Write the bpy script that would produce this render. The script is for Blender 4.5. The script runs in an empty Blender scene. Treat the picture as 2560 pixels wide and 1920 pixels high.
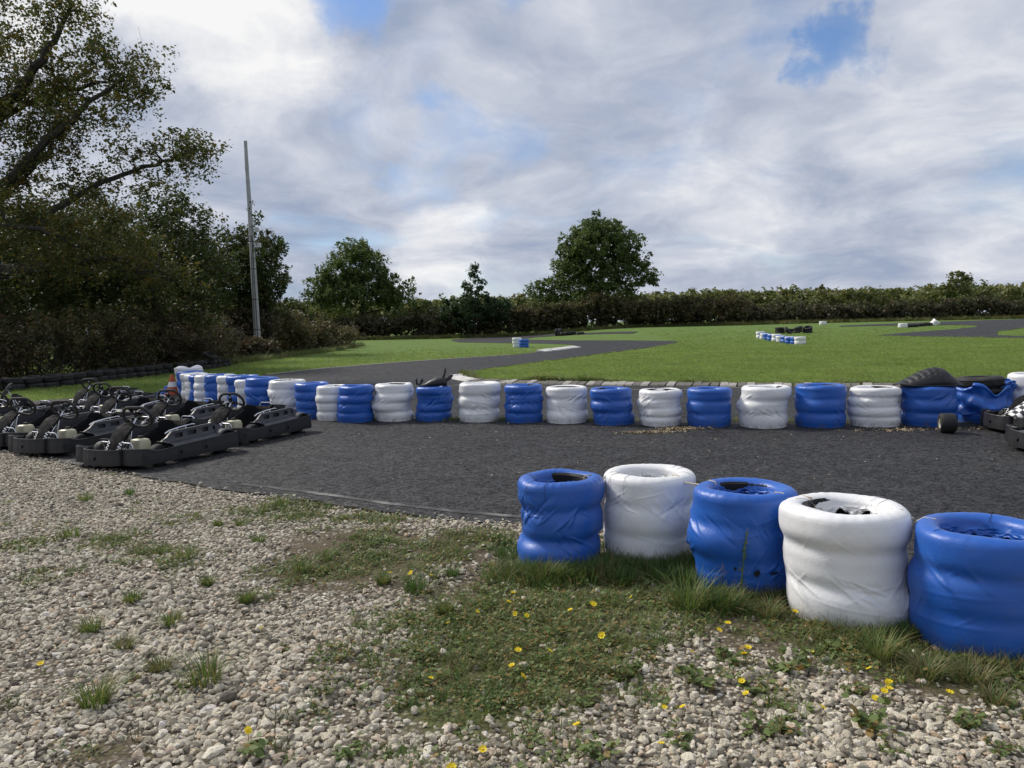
import bpy, bmesh, math, random
import numpy as np
from mathutils import Vector, Matrix

# ---------------------------------------------------------------- camera, sky, sun, exposure
scene = bpy.context.scene
COL = scene.collection
CAM_H, PITCH, ROLL = 1.65, math.radians(4.49), math.radians(1.3)
cam_data = bpy.data.cameras.new("camera")
cam = bpy.data.objects.new("camera", cam_data)
COL.objects.link(cam)
_f = Vector((0, math.cos(PITCH), -math.sin(PITCH)))
_u = Vector((0, math.sin(PITCH), math.cos(PITCH)))
_x = Vector((1, 0, 0))
_r = _x * math.cos(ROLL) - _u * math.sin(ROLL)
_u = _u * math.cos(ROLL) + _x * math.sin(ROLL)
cam.matrix_world = Matrix(((_r.x, _u.x, -_f.x, 0), (_r.y, _u.y, -_f.y, 0), (_r.z, _u.z, -_f.z, CAM_H), (0, 0, 0, 1)))
cam_data.sensor_width = 36.0
cam_data.lens = 27.04
cam_data.clip_start = 0.05
cam_data.clip_end = 4000
scene.camera = cam

SUN_AZ = math.atan2(-0.80, 0.60)          # heading of the sun from +Y, clockwise positive
SUN_EL = math.radians(40)
to_sun = Vector((math.sin(SUN_AZ) * math.cos(SUN_EL), math.cos(SUN_AZ) * math.cos(SUN_EL), math.sin(SUN_EL)))
sun_data = bpy.data.lights.new("sun", 'SUN')
sun_data.energy = 2.7
sun_data.angle = math.radians(11)
sun_data.color = (1.0, 0.93, 0.83)
sun = bpy.data.objects.new("sun", sun_data)
sun.rotation_euler = to_sun.to_track_quat('Z', 'Y').to_euler()
sun.location = (-30, 20, 40)
COL.objects.link(sun)

scene.view_settings.view_transform = 'Standard'
scene.view_settings.look = 'None'
scene.view_settings.gamma = 1.0
scene.view_settings.exposure = 0.35
scene.view_settings.use_curve_mapping = False
scene.cycles.max_bounces = 6
scene.cycles.transparent_max_bounces = 6


class NT:
    """small helper to wire nodes"""
    def __init__(s, tree):
        s.t = tree; s.n = tree.nodes; s.l = tree.links
    def new(s, typ, **kw):
        n = s.n.new(typ)
        for k, v in kw.items(): setattr(n, k, v)
        return n
    def put(s, sock, v):
        if isinstance(v, bpy.types.NodeSocket): s.l.new(v, sock)
        elif v is not None:
            if hasattr(sock.default_value, '__len__'):
                if not hasattr(v, '__len__'): v = (v,) * len(sock.default_value)
                v = tuple(v)
                if len(sock.default_value) == 4 and len(v) == 3: v = v + (1,)
            sock.default_value = v
    def math(s, op, a, b=None, c=None, clamp=False):
        n = s.new('ShaderNodeMath', operation=op, use_clamp=clamp)
        s.put(n.inputs[0], a); s.put(n.inputs[1], b)
        if c is not None: s.put(n.inputs[2], c)
        return n.outputs[0]
    def vmath(s, op, a, b=None, scale=None):
        n = s.new('ShaderNodeVectorMath', operation=op)
        s.put(n.inputs[0], a)
        if b is not None: s.put(n.inputs[1], b)
        if scale is not None: s.put(n.inputs['Scale'], scale)
        return n.outputs['Value'] if op in ('DOT_PRODUCT', 'LENGTH') else n.outputs[0]
    def noise(s, vec, scale, detail=4, rough=0.55, dist=0.0, color=False):
        n = s.new('ShaderNodeTexNoise')
        s.put(n.inputs['Vector'], vec); n.inputs['Scale'].default_value = scale
        n.inputs['Detail'].default_value = detail; n.inputs['Roughness'].default_value = rough
        n.inputs['Distortion'].default_value = dist
        return n.outputs[1] if color else n.outputs[0]
    def voro(s, vec, scale, feature='F1', out='Distance'):
        n = s.new('ShaderNodeTexVoronoi', feature=feature)
        s.put(n.inputs['Vector'], vec); n.inputs['Scale'].default_value = scale
        return n.outputs[out]
    def ramp(s, fac, stops, interp='LINEAR'):
        n = s.new('ShaderNodeValToRGB'); n.color_ramp.interpolation = interp
        e = n.color_ramp.elements
        while len(e) < len(stops): e.new(0.5)
        for q, (p, c) in zip(e, stops):
            q.position = p; q.color = tuple(c) + (1,) if len(c) == 3 else c
        s.put(n.inputs[0], fac)
        return n.outputs[0]
    def mapr(s, v, a, b, c=0.0, d=1.0, smooth=True):
        n = s.new('ShaderNodeMapRange', interpolation_type='SMOOTHSTEP' if smooth else 'LINEAR')
        s.put(n.inputs[0], v)
        for i, q in enumerate((a, b, c, d)): s.put(n.inputs[i + 1], q)
        return n.outputs[0]
    def mix(s, fac, a, b, blend='MIX'):
        n = s.new('ShaderNodeMix', data_type='RGBA', blend_type=blend)
        s.put(n.inputs[0], fac); s.put(n.inputs[6], a); s.put(n.inputs[7], b)
        return n.outputs[2]


world = bpy.data.worlds.new("World")
scene.world = world
world.use_nodes = True
W = NT(world.node_tree)
W.n.clear()
sky = W.new('ShaderNodeTexSky', sky_type='NISHITA')
sky.sun_disc = False
sky.sun_elevation = SUN_EL
sky.sun_rotation = SUN_AZ
sky.air_density = 1.0
sky.dust_density = 0.6
tc = W.new('ShaderNodeTexCoord')
dvec = tc.outputs['Generated']
sepd = W.new('ShaderNodeSeparateXYZ'); W.put(sepd.inputs[0], dvec)
dz = W.math('MAXIMUM', sepd.outputs[2], 0.0)
den = W.math('ADD', dz, 0.30)
cmb = W.new('ShaderNodeCombineXYZ')
W.put(cmb.inputs[0], W.math('DIVIDE', sepd.outputs[0], den))
W.put(cmb.inputs[1], W.math('DIVIDE', sepd.outputs[1], den))
plane = cmb.outputs[0]
warp = W.vmath('SUBTRACT', W.noise(plane, 1.1, 3, 0.55, color=True), (0.5, 0.5, 0.5))
warped = W.vmath('ADD', plane, W.vmath('SCALE', warp, scale=0.55))
n_big = W.noise(warped, 1.9, 8, 0.55)
n_mid = W.noise(W.vmath('ADD', warped, (7.3, 2.1, 0)), 2.9, 9, 0.55, 0.35)
n_fine = W.noise(W.vmath('ADD', warped, (1.7, 9.4, 0)), 8.0, 8, 0.62, 0.2)
dwarp = W.vmath('SUBTRACT', W.noise(dvec, 6.5, 7, 0.62, color=True), (0.5, 0.5, 0.5))
dw = W.vmath('ADD', dvec, W.vmath('SCALE', dwarp, scale=0.22))

def lobe(d, inner, outer, amp):
    """a soft patch of the cloud deck around heading d (degrees half-angles), edge broken by noise"""
    v = Vector(d).normalized()
    dt = W.vmath('DOT_PRODUCT', W.vmath('NORMALIZE', dw), tuple(v))
    return W.math('MULTIPLY', W.mapr(dt, math.cos(math.radians(outer)), math.cos(math.radians(inner))), amp)

def total(vals):
    r = vals[0]
    for v in vals[1:]: r = W.math('ADD', r, v)
    return r

cover = W.mapr(total([n_big,
    lobe((-0.169, 0.90, 0.395), 0.5, 5.0, -0.30), lobe((0.045, 0.92, 0.395), 0.3, 4.0, -0.22),
    lobe((-0.088, 0.971, 0.224), 0.5, 4.2, -0.16), lobe((0.02, 0.977, 0.215), 0.5, 4.2, -0.14),
    lobe((0.38, 0.878, 0.293), 0.3, 3.2, -0.25), lobe((0.34, 0.875, 0.34), 0.5, 5.5, -0.13)]), 0.13, 0.50)
shade = total([W.math('MULTIPLY', n_mid, 1.05), W.math('MULTIPLY', n_fine, 0.30), -0.175,
    lobe((-0.30, 0.88, 0.35), 1.0, 9.0, 0.30), lobe((-0.45, 0.80, 0.45), 3.0, 14.0, 0.26),
    lobe((-0.16, 0.939, 0.304), 1.0, 7.0, -0.10), lobe((-0.354, 0.907, 0.231), 1.0, 9.0, -0.07),
    lobe((-0.243, 0.968, 0.068), 1.0, 8.0, -0.12), lobe((0.198, 0.942, 0.27), 1.0, 8.0, -0.04),
    lobe((0.43, 0.901, 0.049), 1.0, 9.0, -0.10), lobe((-0.07, 0.991, 0.118), 0.5, 4.5, 0.16),
    lobe((0.282, 0.948, 0.15), 1.0, 6.0, 0.12), lobe((0.503, 0.848, 0.168), 1.0, 8.0, 0.12)])
cloud = W.ramp(shade, [(0.26, (0.36, 0.43, 0.58)), (0.42, (0.49, 0.54, 0.66)), (0.56, (0.62, 0.66, 0.76)),
                       (0.70, (0.79, 0.81, 0.87)), (0.88, (1.0, 1.0, 1.0))])
cloud10 = W.vmath('SCALE', cloud, scale=7.3)
# a little more light where the deck is thinnest, round the veiled sun
glow = lobe(tuple(to_sun), 2.0, 26.0, 9.0)
gl = W.new('ShaderNodeCombineXYZ')
for i in range(3): W.put(gl.inputs[i], glow)
cloud10 = W.vmath('ADD', cloud10, gl.outputs[0])
blue = W.vmath('MULTIPLY', sky.outputs[0], (0.66, 0.80, 1.0))
skycol = W.mix(cover, blue, cloud10)
bg = W.new('ShaderNodeBackground'); W.put(bg.inputs[0], skycol); bg.inputs[1].default_value = 0.1
wo = W.new('ShaderNodeOutputWorld'); W.l.new(bg.outputs[0], wo.inputs[0])

# ---------------------------------------------------------------- helpers
rng = np.random.default_rng(7)
MATS = {}

def tag(o, label=None, cat=None, group=None, kind=None):
    if label: o['label'] = label
    if cat: o['category'] = cat
    if group: o['group'] = group
    if kind: o['kind'] = kind
    return o

def link(o, parent=None):
    COL.objects.link(o)
    if parent is not None: o.parent = parent
    return o

def empty(name, loc=(0, 0, 0), rz=0.0):
    o = bpy.data.objects.new(name, None)
    o.empty_display_size = 0.2
    o.location = loc; o.rotation_euler = (0, 0, rz)
    return link(o)

def obj(name, me, parent=None):
    return link(bpy.data.objects.new(name, me), parent)

def mesh_np(name, verts, faces, mat=None, smooth=False):
    """faces: (N,3) or (N,4) int array"""
    me = bpy.data.meshes.new(name)
    v = np.ascontiguousarray(verts, dtype=np.float32); f = np.ascontiguousarray(faces, dtype=np.int32)
    me.vertices.add(len(v)); me.vertices.foreach_set('co', v.ravel())
    k = f.shape[1]
    me.loops.add(f.size); me.loops.foreach_set('vertex_index', f.ravel())
    me.polygons.add(len(f)); me.polygons.foreach_set('loop_start', np.arange(0, f.size, k, dtype=np.int32))
    if smooth: me.polygons.foreach_set('use_smooth', np.ones(len(f), dtype=bool))
    me.update(calc_edges=True)
    if mat is not None: me.materials.append(MATS[mat])
    return me

class MB:
    """collects pieces of one part"""
    def __init__(s): s.v = []; s.f = []
    def add(s, verts, faces):
        b = len(s.v); s.v += [tuple(p) for p in verts]; s.f += [tuple(i + b for i in q) for q in faces]; return s
    def box(s, c, d, rot=None, taper=1.0):
        x, y, z = (q / 2 for q in d); P = []
        for sz in (-1, 1):
            k = taper if sz > 0 else 1.0
            for sx, sy in ((-1, -1), (1, -1), (1, 1), (-1, 1)): P.append(Vector((sx * x * k, sy * y * k, sz * z)))
        if rot is not None: P = [rot @ p for p in P]
        return s.add([p + Vector(c) for p in P], [(3, 2, 1, 0), (4, 5, 6, 7), (0, 1, 5, 4), (1, 2, 6, 5), (2, 3, 7, 6), (3, 0, 4, 7)])
    def tube(s, pts, rad, n=8, cap=True, flat=1.0):
        pts = [Vector(p) for p in pts]; m = len(pts)
        rad = [rad] * m if not hasattr(rad, '__len__') else rad
        V = []; up = None
        for i, p in enumerate(pts):
            t = (pts[min(i + 1, m - 1)] - pts[max(i - 1, 0)])
            t = t.normalized() if t.length > 1e-9 else Vector((0, 0, 1))
            if up is None:
                up = Vector((0, 0, 1)) if abs(t.z) < 0.9 else Vector((1, 0, 0))
            a = t.cross(up)
            if a.length < 1e-6: a = t.cross(Vector((0.3, 1, 0.2)))
            a.normalize(); b = a.cross(t).normalized(); up = b
            for k in range(n):
                q = 2 * math.pi * k / n
                V.append(p + (a * math.cos(q) + b * math.sin(q) * flat) * rad[i])
        F = [(i * n + k, i * n + (k + 1) % n, (i + 1) * n + (k + 1) % n, (i + 1) * n + k) for i in range(m - 1) for k in range(n)]
        if cap: F += [tuple(range(n - 1, -1, -1)), tuple((m - 1) * n + k for k in range(n))]
        return s.add(V, F)
    def lathe(s, prof, n=24, c=(0, 0, 0), axis='Z', close=False):
        V = []; c = Vector(c)
        for r, h in prof:
            for k in range(n):
                q = 2 * math.pi * k / n
                p = (r * math.cos(q), r * math.sin(q), h)
                if axis == 'X': p = (h, p[0], p[1])
                if axis == 'Y': p = (p[1], h, p[0])
                V.append(Vector(p) + c)
        m = len(prof); F = []
        for i in range(m if close else m - 1):
            j = (i + 1) % m
            F += [(i * n + k, i * n + (k + 1) % n, j * n + (k + 1) % n, j * n + k) for k in range(n)]
        return s.add(V, F)
    def grid(s, P, skip=None, closeu=False):
        """P[i][j] points"""
        a, b = len(P), len(P[0])
        F = []
        for i in range(a - (0 if closeu else 1)):
            for j in range(b - 1):
                if skip and skip(i, j): continue
                i2 = (i + 1) % a
                F.append((i * b + j, i2 * b + j, i2 * b + j + 1, i * b + j + 1))
        return s.add([p for row in P for p in row], F)
    def mesh(s, name, mat, smooth=True, sharp=40):
        me = bpy.data.meshes.new(name)
        me.from_pydata([tuple(p) for p in s.v], [], s.f); me.update()
        if smooth:
            me.polygons.foreach_set('use_smooth', np.ones(len(me.polygons), dtype=bool))
            if sharp: me.set_sharp_from_angle(angle=math.radians(sharp))
        me.materials.append(MATS[mat]); return me
    def build(s, name, mat, parent=None, smooth=True, sharp=40):
        return obj(name, s.mesh(name, mat, smooth, sharp), parent)

def copy_tree(o, parent=None):
    c = o.copy(); COL.objects.link(c); c.parent = parent
    for ch in o.children: copy_tree(ch, c)
    return c

def arc(c, r, a0, a1, n, plane='XZ'):
    out = []
    for i in range(n + 1):
        q = a0 + (a1 - a0) * i / n
        u, w = r * math.cos(q), r * math.sin(q)
        out.append((c[0] + u, c[1], c[2] + w) if plane == 'XZ' else (c[0], c[1] + u, c[2] + w) if plane == 'YZ' else (c[0] + u, c[1] + w, c[2]))
    return out

# ---------------------------------------------------------------- materials
def material(name):
    m = bpy.data.materials.new(name); m.use_nodes = True
    t = NT(m.node_tree); MATS[name] = m
    bs = t.n['Principled BSDF']
    return m, t, bs

def plain(name, col, rough=0.5, metal=0.0, var=0.25, scale=8.0, bump=0.0, bscale=60.0, dirt=None, spec=None, coat=0.0):
    m, t, bs = material(name)
    tcn = t.new('ShaderNodeTexCoord'); v = tcn.outputs['Object']
    f = t.noise(v, scale, 5, 0.6)
    c = t.mix(f, tuple(q * (1 - var) for q in col), tuple(min(1, q * (1 + var)) for q in col))
    if dirt:
        dcol, amount, dscale = dirt
        c = t.mix(t.mapr(t.noise(v, dscale, 6, 0.65), 1 - amount, 1 - amount + 0.25), c, dcol)
    t.put(bs.inputs['Base Color'], c)
    t.put(bs.inputs['Roughness'], t.mapr(t.noise(v, scale * 1.7, 4), 0.2, 0.8, rough * 0.8, min(1, rough * 1.2)))
    bs.inputs['Metallic'].default_value = metal
    if spec is not None: bs.inputs['Specular IOR Level'].default_value = spec
    if bump:
        b = t.new('ShaderNodeBump'); b.inputs['Strength'].default_value = bump; b.inputs['Distance'].default_value = 0.01
        t.put(b.inputs['Height'], t.noise(v, bscale, 4)); t.l.new(b.outputs[0], bs.inputs['Normal'])
    return m

plain('black_plastic', (0.012, 0.012, 0.0135), 0.50, var=0.35, scale=5, bump=0.08, bscale=90, dirt=((0.045, 0.043, 0.04), 0.36, 7))
plain('stack_rubber', (0.006, 0.006, 0.0065), 0.8, var=0.3)
plain('pod_plastic', (0.040, 0.042, 0.049), 0.48, var=0.25, scale=6, bump=0.06, bscale=80, dirt=((0.085, 0.083, 0.08), 0.38, 9))
plain('seat_black', (0.007, 0.007, 0.008), 0.85, var=0.4, scale=9, spec=0.12)
plain('rubber', (0.016, 0.016, 0.017), 0.72, var=0.4, scale=10, bump=0.2, bscale=70, dirt=((0.07, 0.065, 0.055), 0.42, 6))
plain('old_rubber', (0.021, 0.021, 0.022), 0.8, var=0.45, scale=6, bump=0.3, bscale=40, dirt=((0.05, 0.052, 0.035), 0.5, 4))
plain('chrome', (0.62, 0.63, 0.66), 0.25, 1.0, var=0.15, scale=30)
plain('alloy', (0.42, 0.42, 0.43), 0.38, 0.9, var=0.25, scale=40)
plain('engine_dark', (0.03, 0.03, 0.032), 0.45, 0.2, var=0.4, scale=20)
plain('rim_cream', (0.62, 0.60, 0.50), 0.5, var=0.15, scale=20)
plain('tank_ivory', (0.55, 0.52, 0.36), 0.42, var=0.12, scale=10)
plain('sticker_white', (0.75, 0.75, 0.74), 0.45, var=0.08, scale=30)
plain('sticker_red', (0.35, 0.02, 0.02), 0.45, var=0.1, scale=30)
plain('check_black', (0.02, 0.02, 0.022), 0.45, var=0.2, scale=20)
plain('grip_black', (0.026, 0.025, 0.024), 0.65, var=0.3, scale=30, bump=0.1, bscale=200)
plain('cone_orange', (0.42, 0.085, 0.030), 0.6, var=0.3, scale=8, dirt=((0.13, 0.06, 0.035), 0.45, 9))
plain('rope', (0.50, 0.44, 0.34), 0.85, var=0.3, scale=60, bump=0.3, bscale=250)
plain('wire', (0.30, 0.29, 0.28), 0.5, 0.3, var=0.2, scale=60)
plain('pole_grey', (0.36, 0.36, 0.36), 0.75, var=0.3, scale=3, bump=0.2, bscale=20, dirt=((0.16, 0.15, 0.13), 0.4, 5))
plain('box_white', (0.55, 0.56, 0.56), 0.5, var=0.15, scale=12)
plain('concrete', (0.33, 0.31, 0.28), 0.85, var=0.3, scale=9, bump=0.4, bscale=70, dirt=((0.10, 0.095, 0.075), 0.47, 5))
plain('kerb_white', (0.62, 0.61, 0.58), 0.75, var=0.2, scale=9, bump=0.3, bscale=60, dirt=((0.22, 0.20, 0.16), 0.46, 5))
plain('kerb_dark', (0.13, 0.12, 0.105), 0.85, var=0.35, scale=11, bump=0.4, bscale=60, dirt=((0.26, 0.25, 0.22), 0.45, 8))
plain('dry_leaf', (0.33, 0.26, 0.16), 0.8, var=0.4, scale=30)
plain('torn_dark', (0.008, 0.009, 0.012), 0.9)

def tarp(name, col, dirtcol):
    m, t, bs = material(name)
    tcn = t.new('ShaderNodeTexCoord'); v = tcn.outputs['Object']
    oi = t.new('ShaderNodeObjectInfo')
    sh = t.vmath('ADD', v, t.vmath('SCALE', (13.1, 7.7, 3.3), scale=oi.outputs['Random']))
    c = t.mix(t.noise(sh, 4, 5, 0.6), tuple(q * 0.86 for q in col), tuple(min(1, q * 1.12) for q in col))
    c = t.mix(t.math('MULTIPLY', oi.outputs['Random'], 0.22), c, tuple(q * 0.78 + 0.03 for q in col))
    sp = t.new('ShaderNodeSeparateXYZ'); t.put(sp.inputs[0], v)
    low = t.mapr(sp.outputs[2], 0.0, 0.13, 1.0, 0.0)                      # splash dirt thrown up from the ground
    dm = t.math('MULTIPLY', t.math('ADD', t.math('MULTIPLY', low, 0.75), 0.10), t.mapr(t.noise(sh, 11, 7, 0.7), 0.42, 0.7))
    c = t.mix(dm, c, dirtcol)
    scf = t.mapr(t.noise(t.vmath('MULTIPLY', sh, (3, 3, 14)), 6, 6, 0.7), 0.63, 0.72)
    c = t.mix(t.math('MULTIPLY', scf, 0.16), c, dirtcol)
    t.put(bs.inputs['Base Color'], c)
    t.put(bs.inputs['Roughness'], t.mapr(t.noise(sh, 9, 5), 0.2, 0.8, 0.33, 0.50))
    bs.inputs['Specular IOR Level'].default_value = 0.5
    b = t.new('ShaderNodeBump'); b.inputs['Strength'].default_value = 0.16; b.inputs['Distance'].default_value = 0.008
    h = t.math('ADD', t.noise(sh, 55, 3), t.math('MULTIPLY', t.noise(sh, 14, 5, 0.6), 1.6))
    t.put(b.inputs['Height'], h); t.l.new(b.outputs[0], bs.inputs['Normal'])
tarp('tarp_blue', (0.013, 0.105, 0.46), (0.10, 0.11, 0.13))
tarp('tarp_white', (0.80, 0.80, 0.80), (0.30, 0.28, 0.23))

def leafy(name, dark, light, warm=None, warm_amt=0.0, trans=0.35, rough=0.55):
    """leaves: colour varies leaf by leaf, some light passes through"""
    m, t, bs = material(name)
    g = t.new('ShaderNodeNewGeometry'); tcn = t.new('ShaderNodeTexCoord')
    r = g.outputs['Random Per Island']; wp = g.outputs['Position']
    big = t.mapr(t.noise(wp, 0.33, 5, 0.65), 0.28, 0.72)
    f = t.math('ADD', t.math('MULTIPLY', r, 0.52), t.math('MULTIPLY', big, 0.48))
    c = t.mix(f, dark, light)
    if warm: c = t.mix(t.mapr(t.math('ADD', t.math('MULTIPLY', r, 0.6), t.math('MULTIPLY', t.noise(wp, 0.8, 4), 0.6)), 1.0 - warm_amt, 1.06 - warm_amt), c, warm)
    t.put(bs.inputs['Base Color'], c); bs.inputs['Roughness'].default_value = rough
    bs.inputs['Specular IOR Level'].default_value = 0.3
    tr = t.new('ShaderNodeBsdfTranslucent'); t.put(tr.inputs[0], t.mix(0.5, c, t.mix(1.0, c, (1.25, 1.3, 0.6), 'MULTIPLY')))
    ms = t.new('ShaderNodeMixShader'); ms.inputs[0].default_value = trans
    t.l.new(bs.outputs[0], ms.inputs[1]); t.l.new(tr.outputs[0], ms.inputs[2])
    t.l.new(ms.outputs[0], t.n['Material Output'].inputs[0])
leafy('leaf_oak', (0.044, 0.060, 0.018), (0.120, 0.140, 0.040), (0.15, 0.11, 0.03), 0.30)
leafy('leaf_dark', (0.033, 0.050, 0.017), (0.090, 0.125, 0.038), (0.11, 0.09, 0.03), 0.22)
leafy('leaf_mid', (0.052, 0.082, 0.025), (0.150, 0.200, 0.058))
leafy('leaf_fir', (0.028, 0.055, 0.026), (0.065, 0.105, 0.045))
leafy('leaf_brush', (0.055, 0.060, 0.028), (0.125, 0.128, 0.056), (0.14, 0.100, 0.058), 0.36)
leafy('leaf_bramble', (0.052, 0.056, 0.034), (0.105, 0.102, 0.056), (0.12, 0.080, 0.052), 0.40)
leafy('leaf_hedge', (0.038, 0.046, 0.025), (0.088, 0.094, 0.046), (0.10, 0.075, 0.048), 0.34)
leafy('leaf_wood', (0.095, 0.120, 0.046), (0.205, 0.225, 0.085), (0.20, 0.18, 0.08), 0.26)
leafy('blade_green', (0.075, 0.125, 0.028), (0.190, 0.255, 0.075), (0.26, 0.21, 0.09), 0.22, 0.3)
leafy('blade_dark', (0.045, 0.095, 0.022), (0.110, 0.185, 0.048), (0.20, 0.17, 0.07), 0.14, 0.3)
leafy('blade_dry', (0.15, 0.13, 0.06), (0.30, 0.25, 0.13), (0.11, 0.16, 0.05), 0.40, 0.3)
leafy('blade_meadow', (0.120, 0.205, 0.040), (0.320, 0.400, 0.120), (0.27, 0.28, 0.10), 0.18, 0.45)
leafy('herb_green', (0.080, 0.125, 0.034), (0.205, 0.260, 0.085), (0.27, 0.18, 0.06), 0.22, 0.3)
leafy('petal_yellow', (0.80, 0.58, 0.01), (0.90, 0.72, 0.03), None, 0, 0.3)
leafy('stem_brown', (0.13, 0.085, 0.045), (0.22, 0.14, 0.075), (0.09, 0.11, 0.04), 0.3, 0.1)

def bark(name, a, b):
    m, t, bs = material(name)
    v = t.vmath('MULTIPLY', t.new('ShaderNodeTexCoord').outputs['Object'], (6, 6, 1.5))
    t.put(bs.inputs['Base Color'], t.mix(t.noise(v, 2.2, 6, 0.65), a, b)); bs.inputs['Roughness'].default_value = 0.9
    bp = t.new('ShaderNodeBump'); bp.inputs['Strength'].default_value = 0.6
    t.put(bp.inputs['Height'], t.noise(v, 3.0, 6, 0.7)); t.l.new(bp.outputs[0], bs.inputs['Normal'])
bark('bark', (0.020, 0.017, 0.014), (0.055, 0.048, 0.040))

def asphalt(name, base, patch):
    m, t, bs = material(name)
    v = t.new('ShaderNodeTexCoord').outputs['Object']
    grit = t.noise(v, 52, 3, 0.8)
    coarse = t.noise(v, 19, 5, 0.8)
    lg = t.noise(v, 0.55, 5, 0.62); md = t.noise(v, 3.1, 6, 0.65)
    c = t.mix(t.mapr(lg, 0.2, 0.8), base, patch)
    c = t.mix(t.math('MULTIPLY', t.mapr(md, 0.45, 0.75), 0.22), c, tuple(q * 0.6 for q in base))
    c = t.mix(t.math('MULTIPLY', t.mapr(t.math('ADD', t.math('MULTIPLY', grit, 0.5), t.math('MULTIPLY', coarse, 0.5)), 0.40, 0.64), 1.0), t.mix(1.0, c, (0.50, 0.50, 0.50), 'MULTIPLY'), t.mix(1.0, c, (2.5, 2.5, 2.45), 'MULTIPLY'))
    c = t.mix(t.mapr(t.voro(v, 24), 0.05, 0.028), c, (0.24, 0.23, 0.21))       # pale chips in the surface
    t.put(bs.inputs['Base Color'], c)
    t.put(bs.inputs['Roughness'], t.mapr(md, 0.3, 0.7, 0.62, 0.82))
    t.put(bs.inputs['Specular IOR Level'], t.mapr(t.math('ADD', t.math('MULTIPLY', grit, 0.5), t.math('MULTIPLY', coarse, 0.5)), 0.40, 0.62, 0.04, 0.46))
    b = t.new('ShaderNodeBump'); b.inputs['Strength'].default_value = 0.8; b.inputs['Distance'].default_value = 0.012
    t.put(b.inputs['Height'], t.math('ADD', t.math('MULTIPLY', coarse, 0.8), t.math('MULTIPLY', grit, 0.6))); t.l.new(b.outputs[0], bs.inputs['Normal'])
asphalt('asphalt', (0.0165, 0.0165, 0.0183), (0.0275, 0.0273, 0.0282))

def meadow(name, a, b, c2):
    m, t, bs = material(name)
    v = t.new('ShaderNodeTexCoord').outputs['Object']
    c = t.mix(t.mapr(t.noise(v, 0.28, 6, 0.65), 0.3, 0.7), a, b)
    c = t.mix(t.math('MULTIPLY', t.mapr(t.noise(t.vmath('MULTIPLY', v, (1, 0.45, 1)), 1.1, 7, 0.7), 0.42, 0.70), 0.75), c, c2)
    c = t.mix(t.math('MULTIPLY', t.mapr(t.noise(v, 11, 6, 0.75), 0.40, 0.72), 0.65), c, tuple(q * 0.45 for q in a))
    t.put(bs.inputs['Base Color'], c); bs.inputs['Roughness'].default_value = 0.9
    bs.inputs['Specular IOR Level'].default_value = 0.15
    bp = t.new('ShaderNodeBump'); bp.inputs['Strength'].default_value = 0.8; bp.inputs['Distance'].default_value = 0.06
    t.put(bp.inputs['Height'], t.math('ADD', t.noise(v, 14, 6, 0.75), t.math('MULTIPLY', t.noise(v, 2.2, 5), 1.0))); t.l.new(bp.outputs[0], bs.inputs['Normal'])
meadow('meadow_grass', (0.100, 0.172, 0.034), (0.130, 0.208, 0.045), (0.165, 0.205, 0.065))

def gravel_mat(name):
    m, t, bs = material(name)
    v = t.new('ShaderNodeTexCoord').outputs['Object']
    cell = t.voro(v, 34, out='Color'); dist = t.voro(v, 34)
    sepc = t.new('ShaderNodeSeparateColor'); t.put(sepc.inputs[0], cell)
    stone = t.ramp(sepc.outputs[0], [(0.0, (0.30, 0.27, 0.22)), (0.35, (0.52, 0.475, 0.39)), (0.7, (0.64, 0.595, 0.50)), (1.0, (0.75, 0.71, 0.63))])
    c = t.mix(t.mapr(dist, 0.25, 0.55), stone, (0.11, 0.09, 0.065))
    va = t.new('ShaderNodeAttribute', attribute_name='veg'); sa = t.new('ShaderNodeAttribute', attribute_name='soil')
    ns = t.math('SUBTRACT', t.noise(v, 9, 6, 0.7), 0.5)
    soilm = t.mapr(t.math('ADD', sa.outputs['Fac'], t.math('MULTIPLY', ns, 1.6)), 0.25, 0.75)
    c = t.mix(soilm, c, t.mix(t.noise(v, 26, 5, 0.7), (0.060, 0.045, 0.028), (0.15, 0.12, 0.075)))
    vegm = t.mapr(t.math('ADD', va.outputs['Fac'], t.math('MULTIPLY', ns, 1.3)), 0.35, 0.9)
    c = t.mix(t.math('MULTIPLY', vegm, 0.85), c, t.mix(t.noise(v, 40, 5, 0.7), (0.050, 0.062, 0.018), (0.115, 0.130, 0.040)))
    t.put(bs.inputs['Base Color'], c); bs.inputs['Roughness'].default_value = 0.9; bs.inputs['Specular IOR Level'].default_value = 0.2
    b = t.new('ShaderNodeBump'); b.inputs['Strength'].default_value = 0.9; b.inputs['Distance'].default_value = 0.015
    t.put(b.inputs['Height'], t.math('SUBTRACT', t.noise(v, 45, 4), dist)); t.l.new(b.outputs[0], bs.inputs['Normal'])
gravel_mat('gravel_bed')

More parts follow.
